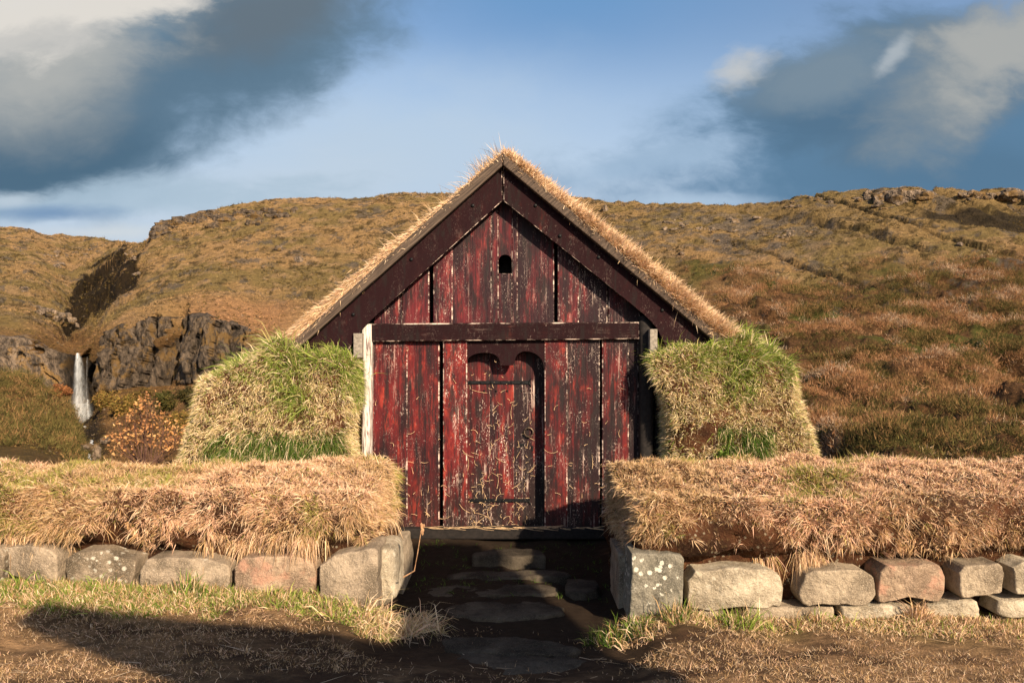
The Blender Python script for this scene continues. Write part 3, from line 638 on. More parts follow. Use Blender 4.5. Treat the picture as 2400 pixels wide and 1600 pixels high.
def build_gable():
    bm = bmesh.new()
    # lower planks: left px, right px, how far proud, redness
    for a, b, pr, red in ((870, 955, .012, .62), (953, 1030, .0, .72), (1038, 1095, .020, .85), (1276, 1330, .020, .68), (1328, 1406, .008, .42), (1411, 1474, .014, .40), (1472, 1497, .0, .2)):
        Y = GY - pr
        prism(bm, [pxz(a, 788, Y), pxz(b, 788, Y), pxz(b, 1241, Y), pxz(a, 1241, Y)], Y, GY + .05, .011, (random.random(), red), 2)
    hp(from_bm('plank_wall', bm, M['red'], house))
    bm = bmesh.new()
    for a, b, pr, red in ((876, 944, .0, .55), (942, 1006, .012, .70), (1015, 1061, .022, .85), (1059, 1153, .008, .45), (1211, 1299, .006, .40), (1307, 1357, .020, .62), (1355, 1424, .006, .25), (1426, 1500, .0, .20)):
        Y = GY - pr
        pts = [pxz(a, 768, Y), pxz(b, 768, Y), pxz(b, barge_mid(b), Y), pxz(a, barge_mid(a), Y)]
        prism(bm, pts, Y, GY + .05, .011, (random.random(), red), 2)
    # the plank with the arched smoke hole, made of pieces around the opening
    Y = GY - .016; tn = (random.random(), .55)
    L, Rr, top, bot, cx = 1168.5, 1199.5, 597, 641, 1184.0
    prism(bm, [pxz(1151.5, 768, Y), pxz(L, 768, Y), pxz(L, 430, Y), pxz(1151.5, 455, Y)], Y, GY + .05, .008, tn)
    prism(bm, [pxz(Rr, 768, Y), pxz(1213, 768, Y), pxz(1213, 455, Y), pxz(Rr, 440, Y)], Y, GY + .05, .008, tn)
    prism(bm, [pxz(L, 768, Y), pxz(Rr, 768, Y), pxz(Rr, bot, Y), pxz(L, bot, Y)], Y, GY + .05, .003, tn)
    arc = [pxz(cx + (Rr - cx) * math.cos(t), 610 - 13.5 * math.sin(t), Y) for t in np.linspace(0, math.pi, 11)]
    for p, q in zip(arc, arc[1:]):
        prism(bm, [q, p, (p[0], HZ(440, Y)), (q[0], HZ(440, Y))], Y, GY + .05, 0, tn)
    hp(from_bm('gable_planks', bm, M['red_up'], house))
    bm = bmesh.new(); bmesh.ops.create_cube(bm, size=1)
    for v in bm.verts: v.co = Vector((HX(1184) + v.co.x * .24, GY + .19 + v.co.y * .2, HZ(615) + v.co.z * .34))
    bmesh.ops.delete(bm, geom=[f for f in bm.faces if f.normal.y < -.5], context='FACES')
    w = hp(from_bm('window', bm, M['black'], house)); w['label'] = 'small arched dark opening high in the gable'
    # wall behind the planks
    bm = bmesh.new(); prism(bm, [pxz(815, 1262, GY), pxz(1600, 1262, GY), pxz(1600, 735, GY), pxz(1215, 470, GY), pxz(1215, 660, GY), pxz(1152, 660, GY), pxz(1152, 470, GY), pxz(815, 760, GY)], GY + .22, GY + .26, 0)
    hp(from_bm('inner_wall', bm, M['black'], house))
    # beam across, sill below
    bm = bmesh.new(); Y = GY - .07
    prism(bm, [pxz(868, 801, Y), pxz(1500, 795, Y), pxz(1500, 754, Y), pxz(868, 758, Y)], Y, GY, .012, (.3, .5), 2)
    hp(from_bm('tie_beam', bm, M['beam'], house))
    bm = bmesh.new(); Y = GY - .09
    prism(bm, [pxz(860, 1264, Y), pxz(1510, 1264, Y), pxz(1510, 1238, Y), pxz(860, 1238, Y)], Y, GY + .05, .015, (.6, .5), 2)
    hp(from_bm('sill_beam', bm, M['black'], house))
    # corner posts
    for nm, a, b, t, bo, mt, lb in (('post', 846, 871, 759, 1262, 'post', 'post worn to bare white wood'), ('post', 1499, 1534, 740, 1262, 'black', 'right post coloured near-black for the shade on it')):  # the side wall's shadow is put into the right post's near-black colour
        bm = bmesh.new(); xa, xb = HX(a, GY - .1), HX(b, GY - .1); r = (xb - xa) / 2; n = 14; rings = []
        for z in np.linspace(HZ(bo, GY - .1), HZ(t, GY - .1), 9):
            wob = .004 * math.sin(z * 5); rings.append([bm.verts.new(((xa + xb) / 2 + wob + r * math.copysign(abs(math.cos(k)) ** .7, math.cos(k)), GY - .035 + .075 * math.copysign(abs(math.sin(k)) ** .7, math.sin(k)), z)) for k in np.linspace(0, 2 * math.pi, n, endpoint=False)])
        for q, s in zip(rings, rings[1:]):
            for k in range(n): bm.faces.new((q[k], q[(k + 1) % n], s[(k + 1) % n], s[k]))
        bm.faces.new(rings[-1])
        o = hp(from_bm(nm, bm, M[mt], house, True)); o['label'] = lb
    for a, b, t, bo in ((828, 848, 781, 838), (1523, 1541, 771, 827)):
        bm = bmesh.new(); Y = GY - .20
        prism(bm, [pxz(a, bo, Y), pxz(b, bo, Y), pxz(b, t, Y), pxz(a, t, Y)], Y, GY + .1, .005); hp(from_bm('beam_end', bm, M['endgrain'], house))
    # dark boards that close the gaps between posts and turf
    bm = bmesh.new(); prism(bm, [pxz(822, 1262, GY), pxz(848, 1262, GY), pxz(848, 800, GY), pxz(822, 800, GY)], GY + .02, GY + .055, .004, (.1, .4))
    hp(from_bm('side_board', bm, M['black'], house)); bm = bmesh.new()
    prism(bm, [pxz(1536, 1262, GY), pxz(1598, 1262, GY), pxz(1598, 790, GY), pxz(1536, 790, GY)], GY + .02, GY + .055, .004, (.2, .3))
    hp(from_bm('side_board', bm, M['black'], house))
build_gable()

def build_door():
    Y = GY + .115 - .02; Yf = GY - .012
    # head board with its two arches
    bm = bmesh.new(); pts = [(1094, 795), (1277, 795), (1277, 860)]
    pts += [(1276 - 2 - 42 * (1 - math.cos(t)), 858 - 35 * math.sin(t)) for t in np.linspace(.0, math.pi / 2, 8)]
    pts += [(1231 - 24 * math.sin(t), 823 + 22 * (1 - math.cos(t))) for t in np.linspace(.25, math.pi / 2, 5)] + [(1203, 856), (1174, 856)]
    pts += [(1171 - 33 * (1 - math.cos(t)), 846 - 20 * math.sin(t)) for t in np.linspace(.1, math.pi / 2, 7)]
    pts += [(1138 - 43 * math.sin(t), 826 + 20 * (1 - math.cos(t))) for t in np.linspace(.2, math.pi / 2, 7)]
    bm = bmesh.new()
    # cut into upright slivers between its straight top and arched lower edge
    low = sorted(pts[2:], key=lambda p: p[0]); lx = np.array([p[0] for p in low]); ly = np.array([p[1] for p in low])
    xs = np.unique(np.r_[np.linspace(1094, 1277, 62), lx]); ys = np.interp(xs, lx, ly)
    fr = [[bm.verts.new((*pxz(x, y, Yf), 0)) for x, y in zip(xs, yy)] for yy in (ys, np.full(len(xs), 795.0))]
    for row in fr:
        for v in row: v.co = Vector((v.co.x, Yf, v.co.y))
    f = [bm.faces.new((fr[0][i], fr[0][i + 1], fr[1][i + 1], fr[1][i])) for i in range(len(xs) - 1)]
    ex = bmesh.ops.extrude_face_region(bm, geom=f)
    for v in [g for g in ex['geom'] if isinstance(g, bmesh.types.BMVert)]: v.co.y = GY + .045
    bmesh.ops.recalc_face_normals(bm, faces=bm.faces)
    lay = bm.loops.layers.float_color.new('Tone')
    for fa in bm.faces:
        e = 1.0 if abs(fa.normal.y) < .5 and fa.normal.z < .3 else 0.0
        for l in fa.loops: l[lay] = (.7, .45, e * .35, 1)
    hp(from_bm('door_head', bm, M['barge'], house))
    bm = bmesh.new()
    for a, b, red in ((1090, 1148, .48), (1147, 1205, .64), (1204, 1282, .28)):
        prism(bm, [pxz(a, 1238, Y), pxz(b, 1238, Y), pxz(b, 815, Y), pxz(a, 815, Y)], Y + .045, Y + .075, .004, (random.random(), red))
    d = hp(from_bm('door', bm, M['red'], house)); Yd = Y + .045
    for py, a, b in ((896, 1096, 1243), (1172, 1099, 1242)):
        bm = bmesh.new(); prism(bm, [pxz(a, py + 4, Yd), pxz(b, py + 4, Yd), pxz(b, py - 4, Yd), pxz(a, py - 4, Yd)], Yd - .012, Yd, .003)
        for s in (-9, 9): tube(bm, [Vector((HX(b - 4, Yd), Yd - .008, HZ(py, Yd))), Vector((HX(b + 2, Yd), Yd - .008, HZ(py + s, Yd)))], .008, .005, 6)
        for px in np.arange(a + 6, b, 24): ball(bm, (HX(px, Yd), Yd - .013, HZ(py, Yd)), .009, 1)
        from_bm('hinge_strap', bm, M['iron'], d)
    bm = bmesh.new(); cx, cz = HX(1239, Yd), HZ(1012, Yd); r = .043
    tube(bm, [Vector((cx + r * math.sin(t), Yd - .022 + .008 * math.cos(t), cz + r * math.cos(t))) for t in np.linspace(0, 2 * math.pi, 22)], .0075, n=7)
    ball(bm, (cx, Yd - .012, cz + r), .016, 2)
    from_bm('ring_handle', bm, M['ring'], d)
    bm = bmesh.new(); prism(bm, [pxz(1214, 1045, Yd), pxz(1229, 1045, Yd), pxz(1229, 1039, Yd), pxz(1214, 1039, Yd)], Yd - .008, Yd, .002); from_bm('latch', bm, M['iron'], d); bm = bmesh.new(); prism(bm, [pxz(1246, 1056, Yd), pxz(1250, 1056, Yd), pxz(1250, 1044, Yd), pxz(1246, 1044, Yd)], Yd - .006, Yd, .001)
    from_bm('keyhole_plate', bm, M['iron'], d)
    for px in (1135, 1163, 1189, 1222):
        bm = bmesh.new(); ball(bm, (HX(px, Yd), Yd - .002, HZ(916, Yd)), .011, 2); from_bm('nail', bm, M['iron'], d)
build_door()

def build_barge():
    Y = GY - .16
    for poly, tn, bolts in (([(1177, 386), (1177.5, 471), (857, 761), (845, 775), (815, 822), (680, 832)], (.21, .45), ((1108, 482), (964, 608), (828, 737))),
                            ([(1179.5, 384), (1180, 471), (1507, 734), (1528, 752), (1541, 770), (1551, 787), (1558, 806), (1564, 834), (1694, 834), (1698, 808)], (.77, .55), ((1255, 482), (1312, 553), (1403, 603), (1552, 727)))):
        bm = bmesh.new(); P = [pxz(a, b, Y) for a, b in poly]
        a = sum(P[i][0] * P[(i + 1) % len(P)][1] - P[(i + 1) % len(P)][0] * P[i][1] for i in range(len(P)))
        prism(bm, P, Y, Y + .05, .008, tn, 2)
        b = hp(from_bm('bargeboard', bm, M['barge'], house))
        for px, py in bolts:
            bm = bmesh.new(); ball(bm, (HX(px, Y), Y - .004, HZ(py, Y)), .018, 2, (1, .7, 1)); from_bm('bolt', bm, M['iron'], b)
    # soffit boards from the bargeboards back to the gable, then the grey verge boards on top
    Y2 = GY - .25
    for poly in ([(1177.5, 359), (1177, 389), (675, 838), (655, 826)], [(1178.5, 359), (1179.5, 387), (1690, 812), (1702, 797)]):
        bm = bmesh.new(); prism(bm, [pxz(a, b, Y2) for a, b in poly], Y2, GY + .06, .010, (.4, .4), 2)
        hp(from_bm('verge_board', bm, M['greywood'], house))
build_barge()

def grass_col(p, n):
    c = pick(STRAW, n, [.26, .24, .2, .14, .1, .06]); return c
def build_roof():
    Y0, Y1 = GY - .21, 13.0; Yp = GY - .25
    ap = Vector((HX(1178, Yp), 0, HZ(359, Yp))); lo = Vector((HX(640, Yp), 0, HZ(840, Yp))); ro = Vector((HX(1712, Yp), 0, HZ(806, Yp)))
    nl = Vector((-(ap.z - lo.z), 0, -(lo.x - ap.x))).normalized(); nl = nl if nl.z > 0 else -nl
    nr = Vector((ap.z - ro.z, 0, ro.x - ap.x)).normalized(); nr = nr if nr.z > 0 else -nr
    # soil slab over the boards
    ny, ns = 60, 46; V = []; quads = []
    def surf(t, th):                         # t from -1 (left eave) over 0 (ridge) to 1 (right eave)
        if t < 0: b = ap.lerp(lo, -t); k = nl
        else: b = ap.lerp(ro, t); k = nr
        kk = (k * min(1, abs(t) * 6) + Vector((0, 0, 1)) * max(0, 1 - abs(t) * 6)).normalized()
        return b + kk * th
    ts = np.linspace(-1, 1, ns)
    th = np.where(ts < 0, .010 + .06 * np.clip(-ts * 1.3 - .1, 0, 1), .02 + .05 * ts)
    for y in np.r_[Y0, np.linspace(Y0 + .005, Y1, ny)]:
        for t, h in zip(ts, th):
            p = surf(t, h if y > Y0 else .0); V.append((p.x, y, p.z))
    V = np.array(V); V[ns:] += (np.stack([fbm(V[ns:] + o, 5, 3, 70 + o) - .5 for o in range(3)], 1)) * .05
    i = (np.arange(ny)[:, None] * ns + np.arange(ns - 1)).ravel(); quads = np.stack([i, i + ns, i + ns + 1, i + 1], 1)
    r = hp(mesh_np('roof', V, [quads], M['turf'], house))
    T = np.concatenate([quads[:, [0, 1, 2]], quads[:, [0, 2, 3]]])
    a, b, c = V[T[:, 0]], V[T[:, 1]], V[T[:, 2]]; nn = unit(np.cross(b - a, c - a)); T[nn[:, 2] < 0] = T[nn[:, 2] < 0][:, ::-1]
    wgt = lambda ctr, n_: 1.0 / (.06 + np.clip(ctr[:, 1] - Y0, 0, 9)) ** 1.5
    P, N = sample(V, T, 6000, wgt); N[:, 1] *= .3; N = unit(N)
    left = P[:, 0] < ap.x; bias = np.zeros((len(P), 3)); bias[left] = (-.8, .10, -.62); bias[~left] = (.22, .16, .3)
    nearl = np.clip(1 - np.abs(P[:, 0] - ap.x) / .5, 0, 1)[:, None]; bias = bias * (1 - nearl) + np.array([-.2, .1, .4]) * nearl
    parts = []
    for sel, L, dr, an in ((left, .085, .30, .42), (~left, .115, .2, .8)):
        K = sel.sum(); cl = L * (.6 + .7 * rng.random(K)); dn = np.clip((ap.z - P[sel][:, 2]) / 1.2, 0, 1)
        cl = cl * (.35 + .65 * dn if an < .5 else .75 + .3 * dn)
        parts.append(blades(P[sel], N[sel], 22, cl, .0065, .035, an, .3, .32, .15, dr, lambda p, n: pick(STRAW, n, [.34, .2, .18, .2, .06, .02]), .4, bias[sel]))
    # dry wisps against the sky on the ridge
    K = 60; P = np.stack([ap.x + rng.normal(-.02, .22, K), Y0 + rng.random(K) * .5, np.zeros(K)], 1); P[:, 2] = ap.z - np.abs(P[:, 0] - ap.x) * .87 + .03
    parts.append(blades(P, np.tile((0, 0, 1.), (K, 1)), 8, .17, .0032, .03, .8, .35, .3, .3, .1, lambda p, n: pick(STRAW[[3, 4, 5]], n), .5, (-.3, 0, 0)))
    K = 130; u_ = rng.random(K); P = np.stack([ap.x + (lo.x - ap.x) * u_, Y0 + .05 + rng.random(K) * .4, ap.z + (lo.z - ap.z) * u_ + .02], 1)
    parts.append(blades(P, np.tile(nl[:], (K, 1)), 7, .20, .0036, .04, .9, .5, .4, .2, .3, lambda p, n: pick(STRAW, n), .7, (-.35, 0, 0)))
    v, f, co = merge(parts); g = mesh_np('grass', v, f, M['blade'], r, co); tag(g, kind='stuff')
build_roof()

LM = [(834, 850), (829, 836), (805, 826), (790, 818), (745, 826), (698, 826), (660, 800), (644, 800), (615, 815), (584, 828), (560, 848), (529, 858), (490, 872), (457, 890), (452, 944), (446, 1001), (432, 1050), (418, 1081), (400, 1160), (392, 1290), (845, 1290), (840, 1150), (836, 1095), (826, 978), (831, 905)]
RM = [(1537, 838), (1560, 826), (1603, 812), (1650, 812), (1695, 812), (1730, 796), (1770, 806), (1798, 818), (1830, 828), (1856, 842), (1880, 868), (1893, 905), (1899, 940), (1904, 990), (1916, 1030), (1931, 1065), (1945, 1150), (1950, 1290), (1580, 1290), (1575, 1180), (1573, 1090), (1567, 1012), (1564, 925), (1552, 885), (1539, 855)]
def side_wall(poly, Yf, R, seed, label, leftside):
    Yp = Yf + R * .6
    V, t, q = blob_mesh([pxz(a, b, Yp) for a, b in poly], Yf, 12.5, R, 170, .06, 3.6, seed, 18, 1, .06, .10)
    t, q = orient(V, t, q, np.array([V[0, 0], 9.5, .4]))
    w = hp(mesh_np('turf_wall', V, [t, q], M['turf'], house)); w['label'] = label
    T = tri_of(t, q)
    wgt = lambda c, n: (c[:, 2] > -.2) * np.where(c[:, 1] > Yf + 1.2, .12, 1.0) * sst(n[:, 1], .8, .2)
    P, N = sample(V, T, 13000, wgt)
    # bare soil patches
    px = P[:, 0] / P[:, 1] * F + CX; py = HY - (P[:, 2] - CAMZ) / P[:, 1] * F
    if leftside: bare = ((px - 782) / 26) ** 2 + ((py - 990) / 24) ** 2 < 1
    else: bare = ((px - 1640) / 62) ** 2 + ((py - 1020) / 34) ** 2 < 1
    bare &= rng.random(len(P)) < .80
    P, N, px, py = P[~bare], N[~bare], px[~bare], py[~bare]
    nz = fbm(P, 2.1, 3, seed + 5); nz2 = fbm(P, 6, 3, seed + 6)
    if leftside:
        top = sst(py - (855 - 30 * (px - 600) / 240 * 0) + (nz - .5) * 260, 90, -40); top = np.maximum(top, sst(np.abs(px - 678 - (py - 900) * .2), 60, 15) * sst(py, 1000, 940) * .8)
        low = sst((py - 1012) + (nz2 - .5) * 60, 0, 20) * np.maximum(sst(np.abs(px - 600), 125, 95), sst(np.abs(px - 755), 42, 30))
    else:
        top = np.maximum(sst(py - 850 + (nz - .5) * 200, 60, -40), sst(np.abs(px - 1740 + (py - 870) * .2), 60, 20) * sst(py, 960, 900) * .9)
        low = sst(np.abs(py - 1040), 45, 20) * sst(np.abs(px - 1745), 85, 40)
    nb = 26; gf = np.clip(top, 0, 1); lf = np.clip(low, 0, 1)
    sel = np.where(rng.random(len(P)) < lf * .9, 2, np.where(rng.random(len(P)) < gf * .85, 1, 0))
    parts = []
    bx = (nz2 - .5)[:, None] * np.array([1.6, 0, 0])
    for k, pal, L, wd, dr, up, an in ((0, None, .062, .0046, .35, -.05, .5), (1, GREEN, .085, .0046, .45, .1, .5), (2, DKGREEN, .13, .0052, .9, .1, .55)):
        m = sel == k
        if not m.any(): continue
        if k == 0: cf = lambda p, n, mm=gf[m]: np.where((rng.random(n) < .12 + .5 * np.repeat(mm, nb))[:, None], pick(GREEN, n), np.where((rng.random(n) < .8)[:, None], pick(PALE, n) * 1.1, pick(STRAW, n)))
        else: cf = lambda p, n, pl=pal: np.where((rng.random(n) < .22)[:, None], pick(PALE, n), pick(pl, n))
        parts.append(blades(P[m], N[m], nb, L, wd, .034, an, .55, .36, up, dr, cf, .6, bx[m] + ((0.0, 0, .25) if not leftside else (.1, 0, .0))))
    # long green grass along the top
    Kt = 420; k = rng.choice(len(P), Kt, p=(gf + 1e-6) ** 3 / ((gf + 1e-6) ** 3).sum())
    parts.append(blades(P[k], N[k], 14, .24, .006, .03, .35, .3, .25, .55, .55, lambda p, n: np.where((rng.random(n) < .3)[:, None], pick(PALE, n), pick(GREEN, n)), .5, (-.35 if leftside else .12, -.12, 0)))
    v, f, co = merge(parts); tag(mesh_np('grass', v, f, M['blade'], w, co), kind='stuff')
side_wall(LM, 7.42, .20, 101, 'left side wall of stacked turf, green along its top', True)
side_wall(RM, 7.40, .22, 131, 'right side wall of stacked turf, shaggy pale grass', False)

# ------------------------------------------------------------------ low walls of stone and turf in front
STONEM = dict(
  s_grey=m_stone('grey_stone', (.19, .148, .105), (.37, .29, .21), .35), s_dark=m_stone('dark_lichened_stone', (.14, .108, .074), (.29, .225, .16), 1.0, .6),
  s_tan=m_stone('tan_stone', (.22, .17, .12), (.40, .32, .23), .3), s_pink=m_stone('pinkish_stone', (.21, .145, .10), (.40, .29, .20), .15, 0, .7),
  s_spot=m_stone('spotted_stone', (.15, .135, .105), (.28, .25, .195), .6, 1.0), s_pale=m_stone('pale_rough_stone', (.29, .235, .165), (.50, .42, .31), .9, .3, 0, 1.4),
  s_step=m_stone('step_stone', (.036, .029, .022), (.085, .069, .051), .05))
def stone(parent, poly, Y, depth, mt, label=None, seed=0, R=.014, amp=.010, tilt=0.0, name='stone'):
    Pp = np.array([pxz(a, b, Y) for a, b in poly])
    rs = np.random.default_rng(seed); c0 = Pp.mean(0)
    Pp = resample(np.array(Pp), 40); q3 = np.stack([Pp[:, 0], 0 * Pp[:, 0], Pp[:, 1]], 1)
    Pp = Pp + np.stack([fbm(q3 + o, 12, 3, seed + 30) - .5 for o in (0, 9)], 1) * .030
    V, t, q = blob_mesh(Pp, Y, Y + depth, R, 130, .004, 9, seed, 14, 0, tilt)
    pl = np.max([(V[:, 0] - c0[0]) * rs.uniform(-.14, .14) + (V[:, 2] - c0[1]) * rs.uniform(-.2, .2) + rs.uniform(-.006, .006) for _ in range(5)], 0)
    V[:, 1] += (pl - pl.mean()) * sst(V[:, 1], Y + .2, Y + .05)
    # chipped rim and hand-split face
    V[:, 1] += (fbm(V, 16, 4, seed + 9, .6) - .5) * .024
    t, q = orient(V, t, q, V.mean(0)); o = mesh_np(name, V, [t, q], M['turf'] if mt is None else STONEM[mt], parent, None, True)
    o.data.polygons.foreach_set('use_smooth', np.zeros(len(o.data.polygons), bool))
    if label: o['label'] = label
    return o

def front_wall(xa, xb, sgn, seed, ztop, zlow, label, bare):
    """turf bank along X; its open end (at the path) lies at xb when sgn = 1, at xa when sgn = -1"""
    w = empty('turf_bank', label, 'wall')
    prof = np.array([(5.86, zlow), (5.78, zlow + .04), (5.69, zlow + .20), (5.69, zlow + .32), (5.79, zlow + .42), (5.95, ztop - .12), (6.22, ztop - .035), (6.5, ztop), (6.9, ztop - .03), (7.2, ztop - .12), (7.42, ztop - .3), (7.5, .3), (7.5, -.15), (5.95, -.15)])
    P = resample(np.vstack([prof[:1], prof[1:]]), 110)
    L = xb - xa; xs = np.linspace(0, L, int(L / .05)); R = .08; V = []
    c = np.array([6.55, .45])
    for x in xs:
        e = min(1, max(0, (L - x) / R)); s = 1 - .06 * (1 - math.sqrt(1 - (1 - e) ** 2)); X = xb - (L - x) if sgn > 0 else xa + (L - x)
        V += [(X, c[0] + (p[0] - c[0]) * s, c[1] + (p[1] - c[1]) * s) for p in P]
    e_x = xb if sgn > 0 else xa
    for s in (.6, .3, .05): V += [(e_x + sgn * .03 * (1 - s), c[0] + (p[0] - c[0]) * s * .94, c[1] + (p[1] - c[1]) * s * .94) for p in P]
    V = np.array(V); n = len(P); m = len(xs) + 3; i = np.arange(n); j = (i + 1) % n
    q = np.concatenate([np.stack([k * n + i, k * n + j, (k + 1) * n + j, (k + 1) * n + i], 1) for k in range(m - 1)])
    V0 = V.copy(); V = V + np.stack([fbm(V0 + o, 4.5, 4, seed + o, .6) - .5 for o in range(3)], 1) * .23 + np.stack([fbm(V0 + o, 1.1, 2, seed + 20 + o) - .5 for o in range(3)], 1) * (.0, .12, .10)
    lowz = sst(V0[:, 2], zlow + .16, zlow + .02) * (V0[:, 1] < 6.2); V[:, 1] = np.maximum(V[:, 1], 5.5 + .36 * lowz); V[:, 2] = np.where(V0[:, 2] < zlow + .02, np.maximum(V[:, 2], V0[:, 2] - .03), V[:, 2])
    ctr = V[q].mean(1); a, b, d = V[q[:, 0]], V[q[:, 1]], V[q[:, 2]]; nn = np.cross(b - a, d - a)
    cc = np.stack([np.clip(ctr[:, 0], xa + .5, xb - .5), np.full(len(ctr), 6.55), np.full(len(ctr), .45)], 1)
    q = q[:, ::-1].copy() if (nn * (ctr - cc)).sum() < 0 else q
    tb = mesh_np('turf', V, [q], M['turf'], w)
    T = np.concatenate([q[:, [0, 1, 2]], q[:, [0, 2, 3]]])
    wgt = lambda ct, n_: (ct[:, 2] > zlow - .04) * np.where((ct[:, 1] > 7.0) & (ct[:, 2] < ztop - .2), .05, 1) * np.where(ct[:, 2] > ztop - .15, 1.15, 1.0) * sst(n_[:, 2], -.98, -.6)
    P_, N_ = sample(V, T, int(L * 9500), wgt)
    hgt = (P_[:, 2] - zlow) / (.96 - zlow); nz = fbm(P_, 2.3, 3, seed + 33); nz2 = fbm(P_, 6.5, 3, seed + 34); nz3 = fbm(P_, 1.3, 3, seed + 35); nz4 = vn(P_, 11, seed + 36)
    topf = sst(N_[:, 2], .30, .60)
    keep = rng.random(len(P_)) < np.clip(sst(hgt + (nz2 - .5) * 1.1, -.05, .30), .02, 1) * np.maximum(topf, .22 + .78 * sst(nz2 * .6 + nz4 * .4 - .10 * sst(hgt, .75, .2), .36, .50))
    if bare is not None: keep &= ~((((P_[:, 0] - bare[0]) / bare[2]) ** 2 + ((P_[:, 2] - bare[1]) / bare[3]) ** 2 < 1) & (P_[:, 1] < 6.1) & (rng.random(len(P_)) < .96))
    P_, N_, hgt, nz, nz2, nz3, topf = (a_[keep] for a_ in (P_, N_, hgt, nz, nz2, nz3, topf))
    K = len(P_); nb = 17; nz5 = fbm(P_, .9, 3, seed + 39)
    bias = np.stack([(nz - .5) * 3.0, -.10 + 0 * nz, (nz2 - .5) * 1.6 - .12], 1)
    ln = (.066 - .018 * topf) * (.5 + 1.0 * nz3) * (.6 + 1.0 * rng.random(K) ** 2)
    gr = sst(nz3 + (nz2 - .5) * .5, .56, .70); lum = .74 + .50 * rng.random(K); own = rng.choice(6, K, p=[.26, .28, .18, .12, .10, .06])
    def cf(p, n):
        o = np.repeat(own, nb); o = np.where(rng.random(n) < .5, o, rng.choice(6, n, p=[.27, .25, .19, .13, .10, .06])); c_ = STRAW[o] * np.repeat(lum, nb)[:, None] * (.8 + .4 * rng.random((n, 1)))
        tn_ = np.repeat(sst(nz5, .38, .62), nb)[:, None]; c_ = c_ * (np.array([1.06, 1.0, 1.02]) * tn_ + np.array([.86, .83, .74]) * (1 - tn_))
        return np.where((rng.random(n) < .03 + .6 * np.repeat(gr, nb))[:, None], pick(np.array([[.40, .34, .10], [.30, .28, .07], [.20, .22, .05]]), n), c_)
    parts = [blades(P_, N_, nb, ln, .0042, .020, .7, .95, .55, .05, .26, cf, .5, bias * .5)]
    k = rng.choice(K, int(L * 160)); parts.append(blades(P_[k], N_[k], 8, .12, .0042, .025, .6, .7, .3, .1, .6, lambda p, n: pick(STRAW[[0, 1, 3]], n), .6, bias[k] * .6))
    # fringe hanging over the stones
    fr = hgt < .22
    if fr.any():
        k = rng.choice(np.nonzero(fr & (nz3 > .5))[0], int(L * 40)); parts.append(blades(P_[k], N_[k], 22, .12, .005, .04, .45, .45, .30, -.25, 1.1, lambda p, n: pick(STRAW, n, [.22, .26, .22, .06, .14, .10]), .6, (0, -.15, 0)))
    v, f, co = merge(parts); g = mesh_np('grass', v, f, M['blade'], w, co); tag(g, kind='stuff')
    return w
wl = front_wall(-5.6, -1.045, 1, 201, .905, .43, 'long turf bank with dry grass on a row of stones, left of the path', None)
wr = front_wall(.86, 5.9, -1, 231, .90, .37, 'long turf bank with dry grass and bare red soil on stones, right of the path', (1.50, .48, .42, .18))
SY = 5.66
for k, (poly, mt, lb) in enumerate((
    ([(-560, 1290), (-360, 1284), (-350, 1380), (-555, 1378)], 's_tan', None),
    ([(-335, 1292), (-150, 1286), (-138, 1300), (-136, 1376), (-330, 1380)], 's_grey', None),
    ([(-120, 1290), (-10, 1285), (8, 1300), (9, 1370), (-5, 1382), (-120, 1378)], 's_dark', None),
    ([(12, 1284), (60, 1278), (120, 1290), (133, 1305), (135, 1368), (120, 1374), (60, 1360), (14, 1345)], 's_grey', None),
    ([(152, 1310), (175, 1291), (235, 1289), (275, 1304), (312, 1314), (316, 1345), (306, 1388), (275, 1382), (235, 1370), (180, 1378), (155, 1362)], 's_dark', 'dark stone with a white lichen patch'),
    ([(329, 1335), (345, 1306), (420, 1308), (470, 1312), (520, 1322), (534, 1330), (534, 1390), (480, 1394), (440, 1380), (390, 1386), (350, 1394), (329, 1388)], 's_grey', 'wide grey stone with a wavy lower edge'),
    ([(548, 1330), (568, 1305), (640, 1304), (700, 1306), (736, 1324), (738, 1390), (660, 1396), (560, 1394), (549, 1386)], 's_pink', 'pinkish brown squared stone'),
    ([(748, 1325), (780, 1303), (830, 1292), (884, 1288), (886, 1420), (830, 1425), (760, 1425), (748, 1400)], 's_grey', 'tall grey corner stone by the path'))):
    stone(wl, poly, SY, .42, mt, lb, 286 + k * 7)
